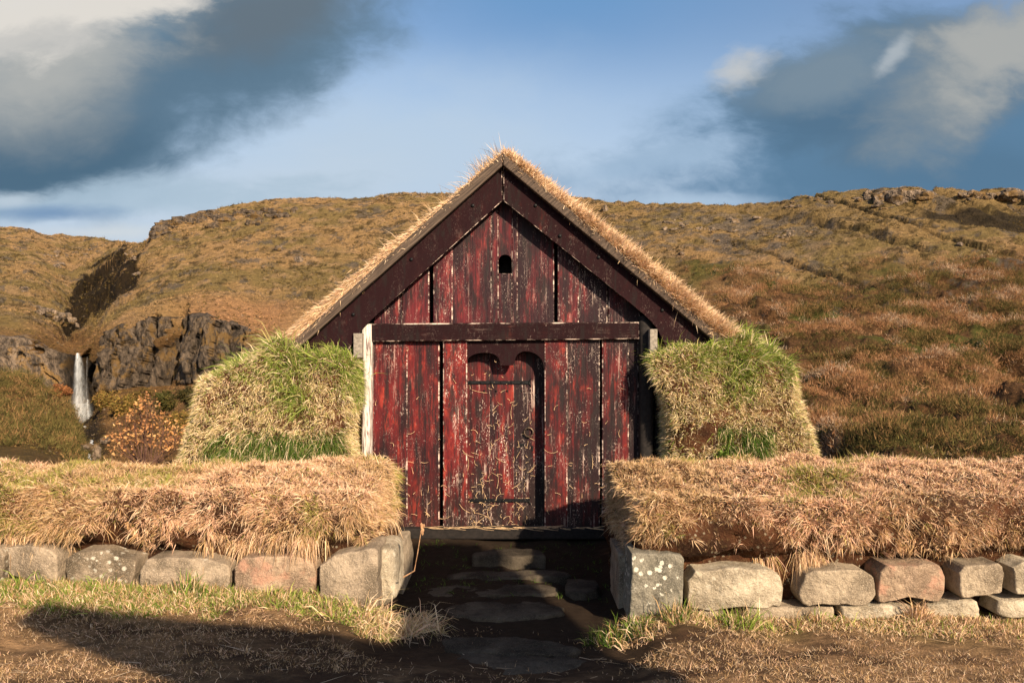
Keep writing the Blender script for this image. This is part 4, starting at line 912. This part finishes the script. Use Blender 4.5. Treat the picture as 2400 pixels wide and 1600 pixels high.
# the corner's lit flank stones, a step further back along the path side
stone(wl, [(874, 1290), (905, 1286), (922, 1294), (925, 1330), (930, 1402), (900, 1424), (874, 1426)], 5.84, .45, 's_pale', 'pale stone on the path side of the corner', 351, .06, .02)
stone(wl, [(915, 1284), (940, 1282), (944, 1330), (946, 1396), (920, 1400)], 6.35, .6, 's_tan', None, 352, .03, .01)
for k, poly in enumerate(([(60, 1372), (160, 1376), (258, 1384), (262, 1402), (60, 1398)], [(290, 1392), (420, 1390), (430, 1412), (295, 1414)], [(474, 1399), (560, 1396), (664, 1400), (668, 1428), (480, 1428)])):
    stone(wl, poly, SY + .01, .4, 's_tan', 'low foundation stone half sunk in the grass', 360 + k * 5, .03, .012)
for k, (poly, mt, lb, Y) in enumerate((
    ([(1480, 1298), (1540, 1297), (1604, 1300), (1602, 1380), (1597, 1470), (1540, 1478), (1479, 1470)], 's_spot', 'square grey corner stone with round white lichen spots', 5.62),
    ([(1611, 1362), (1630, 1338), (1700, 1331), (1790, 1334), (1832, 1350), (1843, 1385), (1830, 1422), (1740, 1424), (1660, 1432), (1616, 1428)], 's_pale', 'broad pale rough stone', 5.66),
    ([(1876, 1395), (1890, 1345), (1910, 1337), (2030, 1337), (2052, 1350), (2055, 1395), (2040, 1418), (1950, 1416), (1885, 1422), (1876, 1410)], 's_tan', None, 5.66),
    ([(2060, 1412), (2064, 1345), (2080, 1322), (2150, 1325), (2205, 1322), (2218, 1350), (2216, 1390), (2205, 1410), (2130, 1400), (2065, 1416)], 's_pink', 'stone with a grey top and pinkish face', 5.66),
    ([(2249, 1345), (2262, 1328), (2345, 1320), (2353, 1330), (2353, 1392), (2320, 1398), (2256, 1402)], 's_tan', None, 5.66),
    ([(2376, 1330), (2400, 1316), (2500, 1320), (2520, 1395), (2380, 1392)], 's_pale', None, 5.66),
    ([(2540, 1325), (2640, 1320), (2650, 1400), (2545, 1398)], 's_grey', None, 5.66),
    ([(2666, 1322), (2800, 1318), (2860, 1330), (2862, 1402), (2670, 1400)], 's_tan', None, 5.66),
    ([(2880, 1326), (3040, 1320), (3060, 1400), (2884, 1402)], 's_pale', None, 5.66))):
    stone(wr, poly, Y, .42, mt, lb, 400 + k * 7)
stone(wr, [(1449, 1296), (1482, 1298), (1484, 1440), (1449, 1432)], 5.98, .5, 's_grey', None, 451, .02, .01)
for k, poly in enumerate(([(1612, 1434), (1700, 1432), (1715, 1480), (1620, 1480)], [(1745, 1424), (1860, 1424), (1960, 1422), (1962, 1455), (1750, 1458)], [(1972, 1420), (2080, 1416), (2146, 1424), (2150, 1454), (1975, 1455)], [(2172, 1418), (2260, 1406), (2298, 1410), (2302, 1448), (2175, 1448)], [(2338, 1408), (2460, 1402), (2480, 1450), (2342, 1446)])):
    stone(wr, poly, SY + .02, .4, 's_pale' if k > 1 else 's_tan', 'low foundation stone half sunk in the grass', 460 + k * 5, .03, .012)

# ------------------------------------------------------------------ stepping stones of the path
def slab(poly, zt, th, seed, label):
    """flat stone: outline seen at height zt"""
    P = []
    for px, py in poly:
        Y = (CAMZ - zt) * F / (py - HY); P.append(((px - CX) / F * Y, Y))
    P = resample(chaikin(P, 1), 90); c = P.mean(0); V = [[c[0], c[1], zt]]
    for s, dz in ((.35, 0), (.7, 0), (.9, -.001), (.97, -.006), (1, -.02), (1.0, -th)): V += [[*(c + (p - c) * s), zt + dz] for p in P]
    V = np.array(V); n = 90; i = np.arange(n); j = (i + 1) % n
    t = np.stack([np.zeros(n, int), 1 + i, 1 + j], 1); q = np.concatenate([np.stack([1 + k * n + i, 1 + (k + 1) * n + i, 1 + (k + 1) * n + j, 1 + k * n + j], 1) for k in range(5)])
    V += np.stack([fbm(V + o, 6, 4, seed + o, .6) - .5 for o in range(3)], 1) * (.11, .11, .05)
    t, q = orient(V, t, q, V.mean(0) - (0, 0, .02))
    tag(mesh_np('stepping_stone', V, [t, q], STONEM['s_step'], None, None, True), label, 'stepping stone', 'flat stones of the path to the door')
for k, (poly, zt, th, lb) in enumerate((
    ([(1106, 1292), (1150, 1287), (1200, 1284), (1250, 1286), (1273, 1293), (1276, 1304), (1190, 1302), (1104, 1302)], .03, .2, 'short thick step stone right below the door sill'),
    ([(1052, 1342), (1120, 1336), (1230, 1336), (1330, 1337), (1332, 1350), (1200, 1353), (1050, 1352)], -.04, .12, 'narrow step stone between the thick top step and the wide slab'),
    ([(1328, 1357), (1360, 1354), (1404, 1360), (1406, 1378), (1370, 1388), (1330, 1384)], -.05, .1, 'small squarish path stone against the right turf bank'),
    ([(990, 1378), (1080, 1368), (1200, 1366), (1310, 1372), (1312, 1390), (1180, 1396), (1000, 1394)], -.06, .1, 'dim path slab in the middle of the gap between the banks'),
    ([(1036, 1420), (1130, 1408), (1240, 1408), (1320, 1416), (1322, 1436), (1200, 1446), (1060, 1444)], -.07, .1, 'wide path slab level with the tall corner stones'),
    ([(1028, 1496), (1100, 1489), (1190, 1488), (1290, 1500), (1358, 1512), (1350, 1526), (1280, 1531), (1100, 1528), (1040, 1518)], -.06, .1, 'long pale-edged slab second from the front of the path'),
    ([(1024, 1562), (1050, 1545), (1072, 1532), (1110, 1529), (1260, 1533), (1340, 1535), (1380, 1543), (1372, 1552), (1320, 1574), (1230, 1582), (1120, 1582), (1060, 1576)], -.07, .1, 'frontmost path slab with a pointed right corner'))):
    slab(poly, zt, th, 500 + k * 9, lb)

# ------------------------------------------------------------------ grass and litter on the ground
def ground_pts(n, x0, x1, y0, y1, f):
    x = rng.uniform(x0, x1, n); y = rng.uniform(y0, y1, n); k = rng.random(n) < f(x, y); x, y = x[k], y[k]
    return np.stack([x, y, zg(x, y)], 1)
UPN = lambda P: np.tile((0, 0, 1.0), (len(P), 1))
def ground_cover():
    parts = []
    nf = lambda x, y, s, sd: fbm(np.stack([x, y * 1.8, 0 * x], 1), s, 4, sd)
    # trodden dry grass
    P = ground_pts(76000, -5.4, 5.6, 3.9, 5.7, lambda x, y: sst(nf(x, y, 2.6, 9) + .14 * sst(x, .9, 1.5) + .15 * sst(x, -1.0, -2.2), .44, .58) * (1 - .9 * sst(np.abs(x + .05), .95, .7) * sst(y, 4.3, 4.6)) * np.where(x > 1.0, 1.0, .8))
    parts.append(blades(P, UPN(P), 8, .040, .0036, .03, .22, .5, .6, .0, .25, lambda p, n: pick(STRAW, n, [.2, .22, .22, .08, .16, .12]) * .74, .8))
    # greener strip along the foot of the walls
    P = ground_pts(12000, -5.4, -.75, 5.2, 5.72, lambda x, y: sst(y + (nf(x, y, 2, 12) - .5) * .5, 5.28, 5.5) * .75)
    parts.append(blades(P, UPN(P), 12, .075, .0045, .03, .6, .5, .4, .3, .35, lambda p, n: np.where((rng.random(n) < .5)[:, None], pick(GREEN, n) * .8, pick(STRAW, n)), .9))
    P = ground_pts(9900, .8, 5.8, 5.15, 5.7, lambda x, y: sst(y + (nf(x, y, 2, 13) - .5) * .5, 5.30, 5.55) * .7)
    parts.append(blades(P, UPN(P), 11, .062, .0045, .03, .6, .5, .4, .25, .35, lambda p, n: np.where((rng.random(n) < .22)[:, None], pick(GREEN, n) * .8, pick(STRAW, n)), .9))
    # sparse blades in the path
    P = ground_pts(500, -.9, .8, 6.3, 7.8, lambda x, y: .5 + 0 * x); parts.append(blades(P, UPN(P), 8, .06, .004, .03, .5, .5, .5, .2, .3, lambda p, n: pick(DKGREEN, n), .6))
    v, f, co = merge(parts); tag(mesh_np('grass', v, f, M['blade'], None, co), kind='stuff')
    # loose straw lying about
    n = 420; x = rng.uniform(-4, 4, n); y = rng.uniform(4.3, 5.5, n); P = np.stack([x, y, zg(x, y) + .006], 1)
    v, f, co = blades(P, UPN(P), 1, .15, .005, .01, .0, .0, 1.0, -.0, .0, lambda p, n: pick(STRAW[[0, 3]], n), 1.2, None)
    z0 = np.repeat(P[:, 2], 5); v[:, 2] = z0 + np.clip((v[:, 2] - z0) * .10, -.002, .02) + .004
    tag(mesh_np('straw', v, f, M['blade'], None, co), kind='stuff')
ground_cover()

def tuft(px, py, Y, K, rad, L, pal, label, up=.6, spread=.6, bias=None, nb=30, droop=.6, wd=.005):
    x = (px - CX) / F * Y; P = np.stack([x + rng.normal(0, rad, K), Y + rng.normal(0, rad * .5, K), np.zeros(K)], 1); P[:, 2] = zg(P[:, 0], P[:, 1])
    v, f, co = blades(P, UPN(P), nb, L, wd, .03, .5, spread, .3, up, droop, lambda p, n: pal(n), .6, bias)
    tag(mesh_np('grass_tuft', v, f, M['blade'], None, co), label, 'grass tuft', 'tufts of grass at the feet of the walls')
mixp = lambda *ps: (lambda n: np.concatenate(ps)[rng.choice(sum(len(p) for p in ps), n)] * (.8 + .4 * rng.random((n, 1))))
tuft(925, 1440, 5.52, 44, .13, .30, mixp(STRAW[:4], STRAW[:4], PALE), 'large pinkish dry tuft spilling round the left bank\'s corner stone', .5, .7, (.25, -.2, 0), 34, .75)
tuft(850, 1440, 5.50, 34, .14, .24, mixp(STRAW, GREEN), 'yellow green tuft in front of the tall grey corner stone', .7, .6, (0, -.1, 0))
tuft(740, 1440, 5.52, 22, .13, .17, mixp(STRAW, GREEN, GREEN), 'mixed green tuft before the pinkish squared stone', .7, .6)
tuft(440, 1410, 5.56, 14, .06, .22, mixp(GREEN, DKGREEN, STRAW), 'upright green tuft under the wavy edge of the wide grey stone', 1.0, .45)
tuft(255, 1405, 5.58, 12, .09, .15, mixp(GREEN, GREEN, STRAW), 'low green tuft below the white-patched stone', .9, .5)
tuft(40, 1370, 5.60, 18, .12, .17, mixp(GREEN, GREEN, STRAW), 'leafy green tuft at the far left end of the stones', .9, .5)
tuft(1450, 1475, 5.42, 26, .10, .19, mixp(DKGREEN, DKGREEN, GREEN, STRAW[3:]), 'dark green tuft at the foot of the spotted corner stone', .9, .5)
tuft(1500, 1490, 5.35, 16, .10, .15, mixp(STRAW[2:], DKGREEN, STRAW), 'rusty brown tuft just right of the path mouth', .6, .6)
tuft(1590, 1470, 5.50, 11, .05, .24, mixp(GREEN, DKGREEN, STRAW), 'thin tall tuft between the spotted and the broad pale stone', 1.1, .4)
tuft(1725, 1450, 5.52, 16, .09, .19, mixp(GREEN, GREEN, STRAW[:4]), 'bright green spiky tuft before the broad pale stone', 1.0, .55, None, 24, .4, .0065)
tuft(1950, 1448, 5.54, 18, .10, .16, mixp(STRAW, STRAW, GREEN), 'ochre tuft beneath the third stone right of the path', .9, .5)
tuft(2155, 1440, 5.58, 14, .05, .20, mixp(STRAW, STRAW, STRAW), 'straw coloured tuft in the gap of the right foundation stones', 1.1, .4)

def stalk():
    bm = bmesh.new(); Y = 5.75
    tube(bm, [W(945, 1352, Y), W(971, 1337, Y), W(978, 1300, Y), W(986, 1250, Y), W(993, 1228, Y)], .005, .003, 5)
    for s in range(9):
        p = Vector(W(991 + random.uniform(-4, 4), 1236 + random.uniform(-8, 14), Y)); ball(bm, p, .009, 1, (1, 1, 1.8))
    tag(from_bm('dry_stalk', bm, m_plain('dry_stalk', (.34, .19, .10), .9)), 'single bent dry stalk standing at the inner corner of the left bank', 'plant')
stalk()

# straw blown onto the house front
def front_straw():
    n = 210; px = np.where(rng.random(n) < .5, rng.uniform(1098, 1250, n), rng.uniform(880, 1480, n)); py = 1236 - np.abs(rng.normal(0, 170, n)); py = np.clip(py, 820, 1237)
    bm = bmesh.new()
    for x, y in zip(px, py):
        Y = GY + (.135 if 1097 < x < 1252 and y > 860 else -.024); a = random.uniform(0, math.pi); l = random.uniform(.02, .075) if random.random() < .85 else random.uniform(.08, .16); k = random.gauss(0, .55); c = Vector((HX(x, Y), Y, HZ(y, Y))); pts = []
        for s in np.linspace(-.5, .5, 5): pts.append(c + Vector((math.cos(a + k * s) * l * s, -abs(s) * .01 - .002, math.sin(a + k * s) * l * s)))
        tube(bm, pts, .0021, .0014, 4)
    for s in range(60):
        x = random.uniform(985, 1400); Y = GY - .07; c = Vector((HX(x, Y), Y - random.uniform(0, .05), HZ(1236, Y) + .006)); a = random.uniform(-.4, .4); l = random.uniform(.05, .2)
        tube(bm, [c, c + Vector((l * .5, -.01, l * .5 * math.tan(a) * .5)), c + Vector((l, random.uniform(-.03, .0), l * math.tan(a) * .4))], .002, .0013, 4)
    tag(from_bm('straw_wisps', bm, m_plain('straw_wisps', (.62, .42, .24), .8)), kind='stuff')
front_straw()

# lichened crumbs in the bare patch of the right side wall
def weed(px, py, Y):
    bm = bmesh.new(); c = Vector(W(px, py, Y))
    for k in range(34):
        a = random.uniform(0, 2 * math.pi); e = random.uniform(.2, 1.2); l = random.uniform(.05, .10); d = Vector((math.cos(a) * math.cos(e), math.sin(a) * math.cos(e) - .2, math.sin(e))); s = d.cross(Vector((0, 0, 1))).normalized() * l * .22
        p0 = c + d * .02; v = [bm.verts.new(p0), bm.verts.new(p0 + d * l * .5 + s), bm.verts.new(p0 + d * l - Vector((0, 0, l * .2))), bm.verts.new(p0 + d * l * .5 - s)]; bm.faces.new(v)
    tag(from_bm('leafy_weed', bm, m_plain('weed_leaf', (.16, .24, .035), .7)), 'small bright green leafy weed at the foot of the right side wall', 'plant')
weed(1692, 1072, 7.35)

# ------------------------------------------------------------------ waterfall, stream, bush and boulders
def waterfall():
    parts = []
    for (xt, yt, xb, yb, wt, wb, a0, dy) in ((184, 827, 191, 992, 9, 62, .26, 0), (183, 827, 186, 988, 8, 38, .36, .3), (188, 836, 205, 994, 7, 56, .20, .5), (206, 836, 208, 935, 2, 3, .14, .2), (207, 935, 216, 988, 4, 22, .34, .1), (195, 945, 199, 1008, 34, 96, .15, .8)):
        n, m = 30, 12; V = []; A = []
        for i in range(n):
            t = i / (n - 1); Yd = 84.0 - 1.6 * t - dy; w = (wt + (wb - wt) * (t ** .5 * .62 + t ** 3 * .38))
            for j in range(m):
                s = j / (m - 1) * 2 - 1; px = xt + (xb - xt) * t ** 1.5 + s * w * .5; py = yt + (yb - yt) * t
                x, y, z = W(px, py, Yd); V.append((x, y - .5 * math.sqrt(max(0, 1 - s * s)) * (.4 + .6 * t), z)); A.append(a0 * max(0, 1 - abs(s)) ** 1.15 * 1.25 * (1 - .30 * t) * min(1, .55 + abs(t - .45) * 1.1) * min(1, (1 - t) * 6 + .15))
        i = (np.arange(n - 1)[:, None] * m + np.arange(m - 1)).ravel(); q = np.stack([i, i + 1, i + m + 1, i + m], 1); A = np.array(A)[:, None].repeat(3, 1); parts.append((np.array(V), [q], A))
    v, f, co = merge(parts); tag(mesh_np('waterfall', v, f, M['water'], None, co, True), kind='structure')
    # stream below: a few white threads between rocks
    parts = []
    for x0, y0, x1, y1, w in ((198, 998, 215, 1030, 7), (212, 1030, 218, 1042, 6), (188, 1052, 180, 1082, 8), (205, 1060, 214, 1078, 5)):
        a = hill_at(x0, y0); V = []
        for i in range(8):
            t = i / 7; px = x0 + (x1 - x0) * t + 2.5 * math.sin(t * 7); py = y0 + (y1 - y0) * t; Yd = min(84, max(36, a[1] - .8 - 10 * t * (a[1] < 80)))
            for s in (-1, 0, 1): V.append(W(px + s * w * .5, py, Yd - .15 * (s == 0)))
        i = (np.arange(7)[:, None] * 3 + np.arange(2)).ravel(); q = np.stack([i, i + 1, i + 4, i + 3], 1); parts.append((np.array(V), [q], np.tile([.8, .8, .8], (24, 1))))
    v, f, co = merge(parts); tag(mesh_np('stream_water', v, f, M['water'], None, co, True), kind='structure')
waterfall()

M['boulder'] = m_rock('boulder_rock', 1.1)
def boulder(px, py, size, label, Yoff=0, sc=(1, 1, .8), Y=None):
    p = np.array(W(px, py, Y)) if Y else hill_at(px, py); s = size / F * p[1]
    bm = bmesh.new(); bmesh.ops.create_icosphere(bm, subdivisions=3, radius=.5)
    V = np.array([v.co[:] for v in bm.verts]); V = V + unit(V) * (fbm(V + px, 2.2, 3, int(px) % 97)[:, None] - .5) * .55 + (vn(V * 2.5 + px, 1, 3)[:, None] - .5) * .1
    for v, c in zip(bm.verts, V): v.co = Vector((c[0] * sc[0] * s, c[1] * sc[1] * s, c[2] * sc[2] * s)) + Vector(p) + Vector((0, Yoff, s * .1))
    tag(from_bm('boulder', bm, M['boulder']), label, 'boulder', 'boulders scattered over the hillsides')
for a in ((699, 613, 20, 'largest pale boulder alone on the grassy slope left of the roof'), (621, 628, 13, 'small dark boulder on the slope, a little lower left of the largest pale one'), (653, 585, 20, 'low flat boulder on the upper slope above the largest pale one'), (1418, 493, 20, 'upright pale boulder on the skyline slope just right of the roof grass'),
          (1680, 565, 16, 'rounded boulder on the right slope between scree and red heath'), (1598, 598, 14, 'dark boulder low in the grass above the right roof edge'), (2250, 575, 16, 'grey boulder alone in the olive grass below the dark band'), (1648, 582, 10, 'tiny dark boulder near the top of the red heath'),
          (226, 1062, 32, 'egg shaped tan boulder in the stream bed below the waterfall'), (246, 1036, 24, 'dark rounded boulder above the egg shaped one by the stream'), (205, 1050, 26, 'black wet boulder in the stream left of the egg shaped one')):
    boulder(a[0], a[1], a[2], a[3], 0, (.8, .8, 1.25) if a[2] in (20, 32) and a[0] in (1418, 226) else (1.1, 1, .75), 40 if a[0] < 260 else None)

def outcrop(pts, seed, spread, m='boulder', k_=1.0):
    """ledge of broken rock along a brow"""
    bm = bmesh.new(); r = random.Random(seed)
    for px, py, size, n in pts:
        for k in range(n):
            p = hill_at(px + r.uniform(-spread, spread), py + r.uniform(-7, 7)); s = size * k_ / F * p[1] * r.uniform(.45, 1.1)
            g = bmesh.ops.create_icosphere(bm, subdivisions=2, radius=.5); V = np.array([v.co[:] for v in g['verts']])
            V = V + unit(V) * (vn(V * 2.2 + k * 3.3 + px, 1, seed)[:, None] - .5) * .8; V = np.sign(V) * np.abs(V) ** .85
            sc = (r.uniform(.9, 1.7), 1.0, r.uniform(.6, 1.0))
            for v, c in zip(g['verts'], V): v.co = Vector((c[0] * sc[0] * s, c[1] * s, c[2] * sc[2] * s)) + Vector(p)
    tag(from_bm('rock_outcrop', bm, M[m]), kind='structure')
outcrop([(358, 552, 16, 4), (375, 540, 18, 5), (400, 527, 20, 6), (430, 518, 20, 6), (460, 510, 20, 6), (490, 503, 18, 5), (520, 510, 18, 5), (560, 500, 16, 5), (600, 505, 20, 6), (640, 500, 18, 5), (680, 500, 16, 4), (505, 530, 18, 4), (590, 522, 16, 4)], 5, 16, 'ledge', 1.15)
outcrop([(2040, 460, 24, 4), (2070, 462, 34, 5), (2100, 465, 32, 5), (2130, 462, 34, 5), (2160, 468, 18, 4), (2010, 470, 16, 4), (2060, 485, 16, 4)], 8, 16)
outcrop([(2270, 462, 22, 4), (2300, 460, 28, 5), (2330, 462, 28, 5), (2365, 460, 32, 5), (2390, 462, 26, 4), (2430, 462, 26, 4)], 9, 16)
outcrop([(900, 462, 9, 5), (960, 458, 9, 5), (1010, 460, 9, 5), (1360, 468, 10, 4), (1460, 482, 9, 4), (1850, 480, 9, 6), (1920, 468, 10, 6)], 10, 26)
outcrop([(1600, 530, 8, 9), (1680, 540, 9, 12), (1750, 545, 8, 12), (1820, 550, 8, 10), (1900, 540, 8, 8), (1560, 520, 7, 8), (1750, 515, 12, 4)], 11, 45)
outcrop([(60, 680, 12, 3), (120, 600, 14, 4), (150, 620, 12, 4), (215, 590, 12, 4), (110, 735, 20, 6), (140, 745, 20, 6), (160, 760, 16, 5), (310, 600, 12, 4), (320, 645, 10, 4)], 12, 18)

def bush():
    b = empty('autumn_bush', 'bare stemmed bush with orange autumn leaves beside the left side wall', 'bush'); Y = 17.0; c = np.array(W(345, 1085, Y)); bm = bmesh.new(); tips = []
    r = random.Random(3)
    for k in range(46):
        a = r.uniform(-1, 1); top = np.array(W(345 + a * 82 + r.uniform(-8, 8), 935 + abs(a) ** 1.6 * 95 + r.uniform(-8, 40), Y + r.uniform(-.6, .6)))
        b0 = c + (a * .25, r.uniform(-.2, .2), 0); pts = [b0 + (top - b0) * t + np.array([a * .16 * math.sin(t * 3.0), 0, .06 * math.sin(t * 3.1)]) for t in np.linspace(0, 1, 7)]
        tube(bm, pts, .009, .003, 4)
        for p in pts[2:]:
            for q in range(2):
                e = p + np.array([r.uniform(-.16, .16), r.uniform(-.16, .16), r.uniform(.0, .16)]); tube(bm, [p, e], .003, .002, 3); tips += [e, p + (e - p) * .6]
    from_bm('stems', bm, m_plain('bush_stem', (.10, .05, .035), .9), b)
    tips = np.array(tips); tips = tips[rng.random(len(tips)) < .55]; P = np.repeat(tips, 2, 0) + rv(len(tips) * 2, .03)
    v, f, co = blades(P, unit(rv(len(P))), 1, .062, .05, .02, .4, .3, .9, .1, .3, lambda p, n: np.array([[.52, .26, .10], [.58, .34, .15], [.40, .19, .08], [.28, .13, .06]])[rng.choice(4, n)] * (.7 + .6 * rng.random((n, 1))), .6)
    mesh_np('leaves', v, f, M['blade'], b, co)
bush()

def shrub(px, py, size, Y, pal, label, nb=900):
    s = size / F * Y; c = np.array(W(px, py, Y)); d = unit(rv(nb)); P = c + d * (s * .5 * rng.random((nb, 1)) ** .45) * (1, 1, .8); P[:, 2] = np.maximum(P[:, 2], c[2] - s * .38)
    P += (fbm(P, 3 / s, 2, int(px))[:, None] - .5) * s * .5
    t = empty('shrub', label, 'shrub', 'shrubs in the ravine')
    v, f, co = blades(P, unit(rv(nb)), 3, s * .10, s * .055, s * .04, .3, .4, .8, .1, .1, lambda p, n: pal[rng.choice(len(pal), n)] * (.6 + .8 * rng.random((n, 1))), .7, None, True)
    mesh_np('leaves', v, f, M['blade'], t, co)
    bm = bmesh.new(); r = random.Random(int(px))
    for k in range(9): tube(bm, [c - (0, 0, s * .55), c + (r.uniform(-.2, .2) * s, r.uniform(-.2, .2) * s, -.1 * s), c + (r.uniform(-.42, .42) * s, r.uniform(-.3, .3) * s, r.uniform(.1, .4) * s)], s * .012, s * .004, 4)
    from_bm('stems', bm, bpy.data.materials['bush_stem'], t)
OL = np.array([[.20, .13, .035], [.26, .15, .05], [.14, .11, .03]]); RU = np.array([[.30, .13, .05], [.22, .09, .04]])
for a in ((300, 955, 70, 62, OL, 'olive brown shrub above the autumn bush, under the cliff'), (245, 940, 55, 70, OL, 'round ochre shrub just right of the waterfall foot'), (385, 940, 60, 60, np.array([[.06, .06, .02], [.10, .08, .025]]), 'dark shrub in the shade under the right cliff'), (420, 990, 70, 40, OL, 'brownish shrub at the left edge of the side wall'),
          (142, 915, 46, 72, RU, 'small rusty birch on the bank left of the waterfall'), (110, 1045, 60, 42, OL, 'ochre shrub on the near bank below the birch'),
          (330, 930, 46, 64, np.array([[.15, .095, .03], [.10, .07, .025]]), 'low brown shrub at the foot of the cliff, behind the autumn bush'), (440, 930, 60, 58, np.array([[.045, .042, .018], [.07, .055, .02]]), 'dark bush tucked between the cliff and the left side wall'), (60, 985, 60, 50, np.array([[.09, .10, .025], [.16, .10, .035]]), 'mossy green shrub on the near bank at the left edge')):
    shrub(*a)

# ------------------------------------------------------------------ unseen blocker added behind the viewer, outline shaped to shade the path mouth
def shade_blocker():
    h = empty('added_shade_blocker', 'unseen house-shaped blocker added behind the viewer to shade the path', 'house'); bm = bmesh.new(); Y = -2.0
    prism(bm, [(2.5, -.2), (4.65, -.2), (4.72, 4.1), (2.5, 4.0)], Y, Y - 4, .1); from_bm('wall', bm, M['turf'], h)  # lower body of the added shade blocker
    bm = bmesh.new(); prism(bm, [(1.16, 4.72), (2.25, 4.05), (2.5, 3.9), (4.76, 4.0), (4.8, 4.3), (3.35, 4.40)], Y + .02, Y - .35, .05); r = from_bm('roof', bm, M['turf'], h)  # thin slab, outline cut to cast the foreground shadow
    bm = bmesh.new(); prism(bm, [(3.88, 4.2), (4.72, 4.2), (5.05, 4.8), (5.36, 6.02), (4.7, 6.0), (4.22, 5.3), (3.92, 4.78)], Y - .0, Y - 1.2, .05); from_bm('shadow_block', bm, M['turf'], r)  # leaning block, shaped so that its shadow covers the path
shade_blocker()
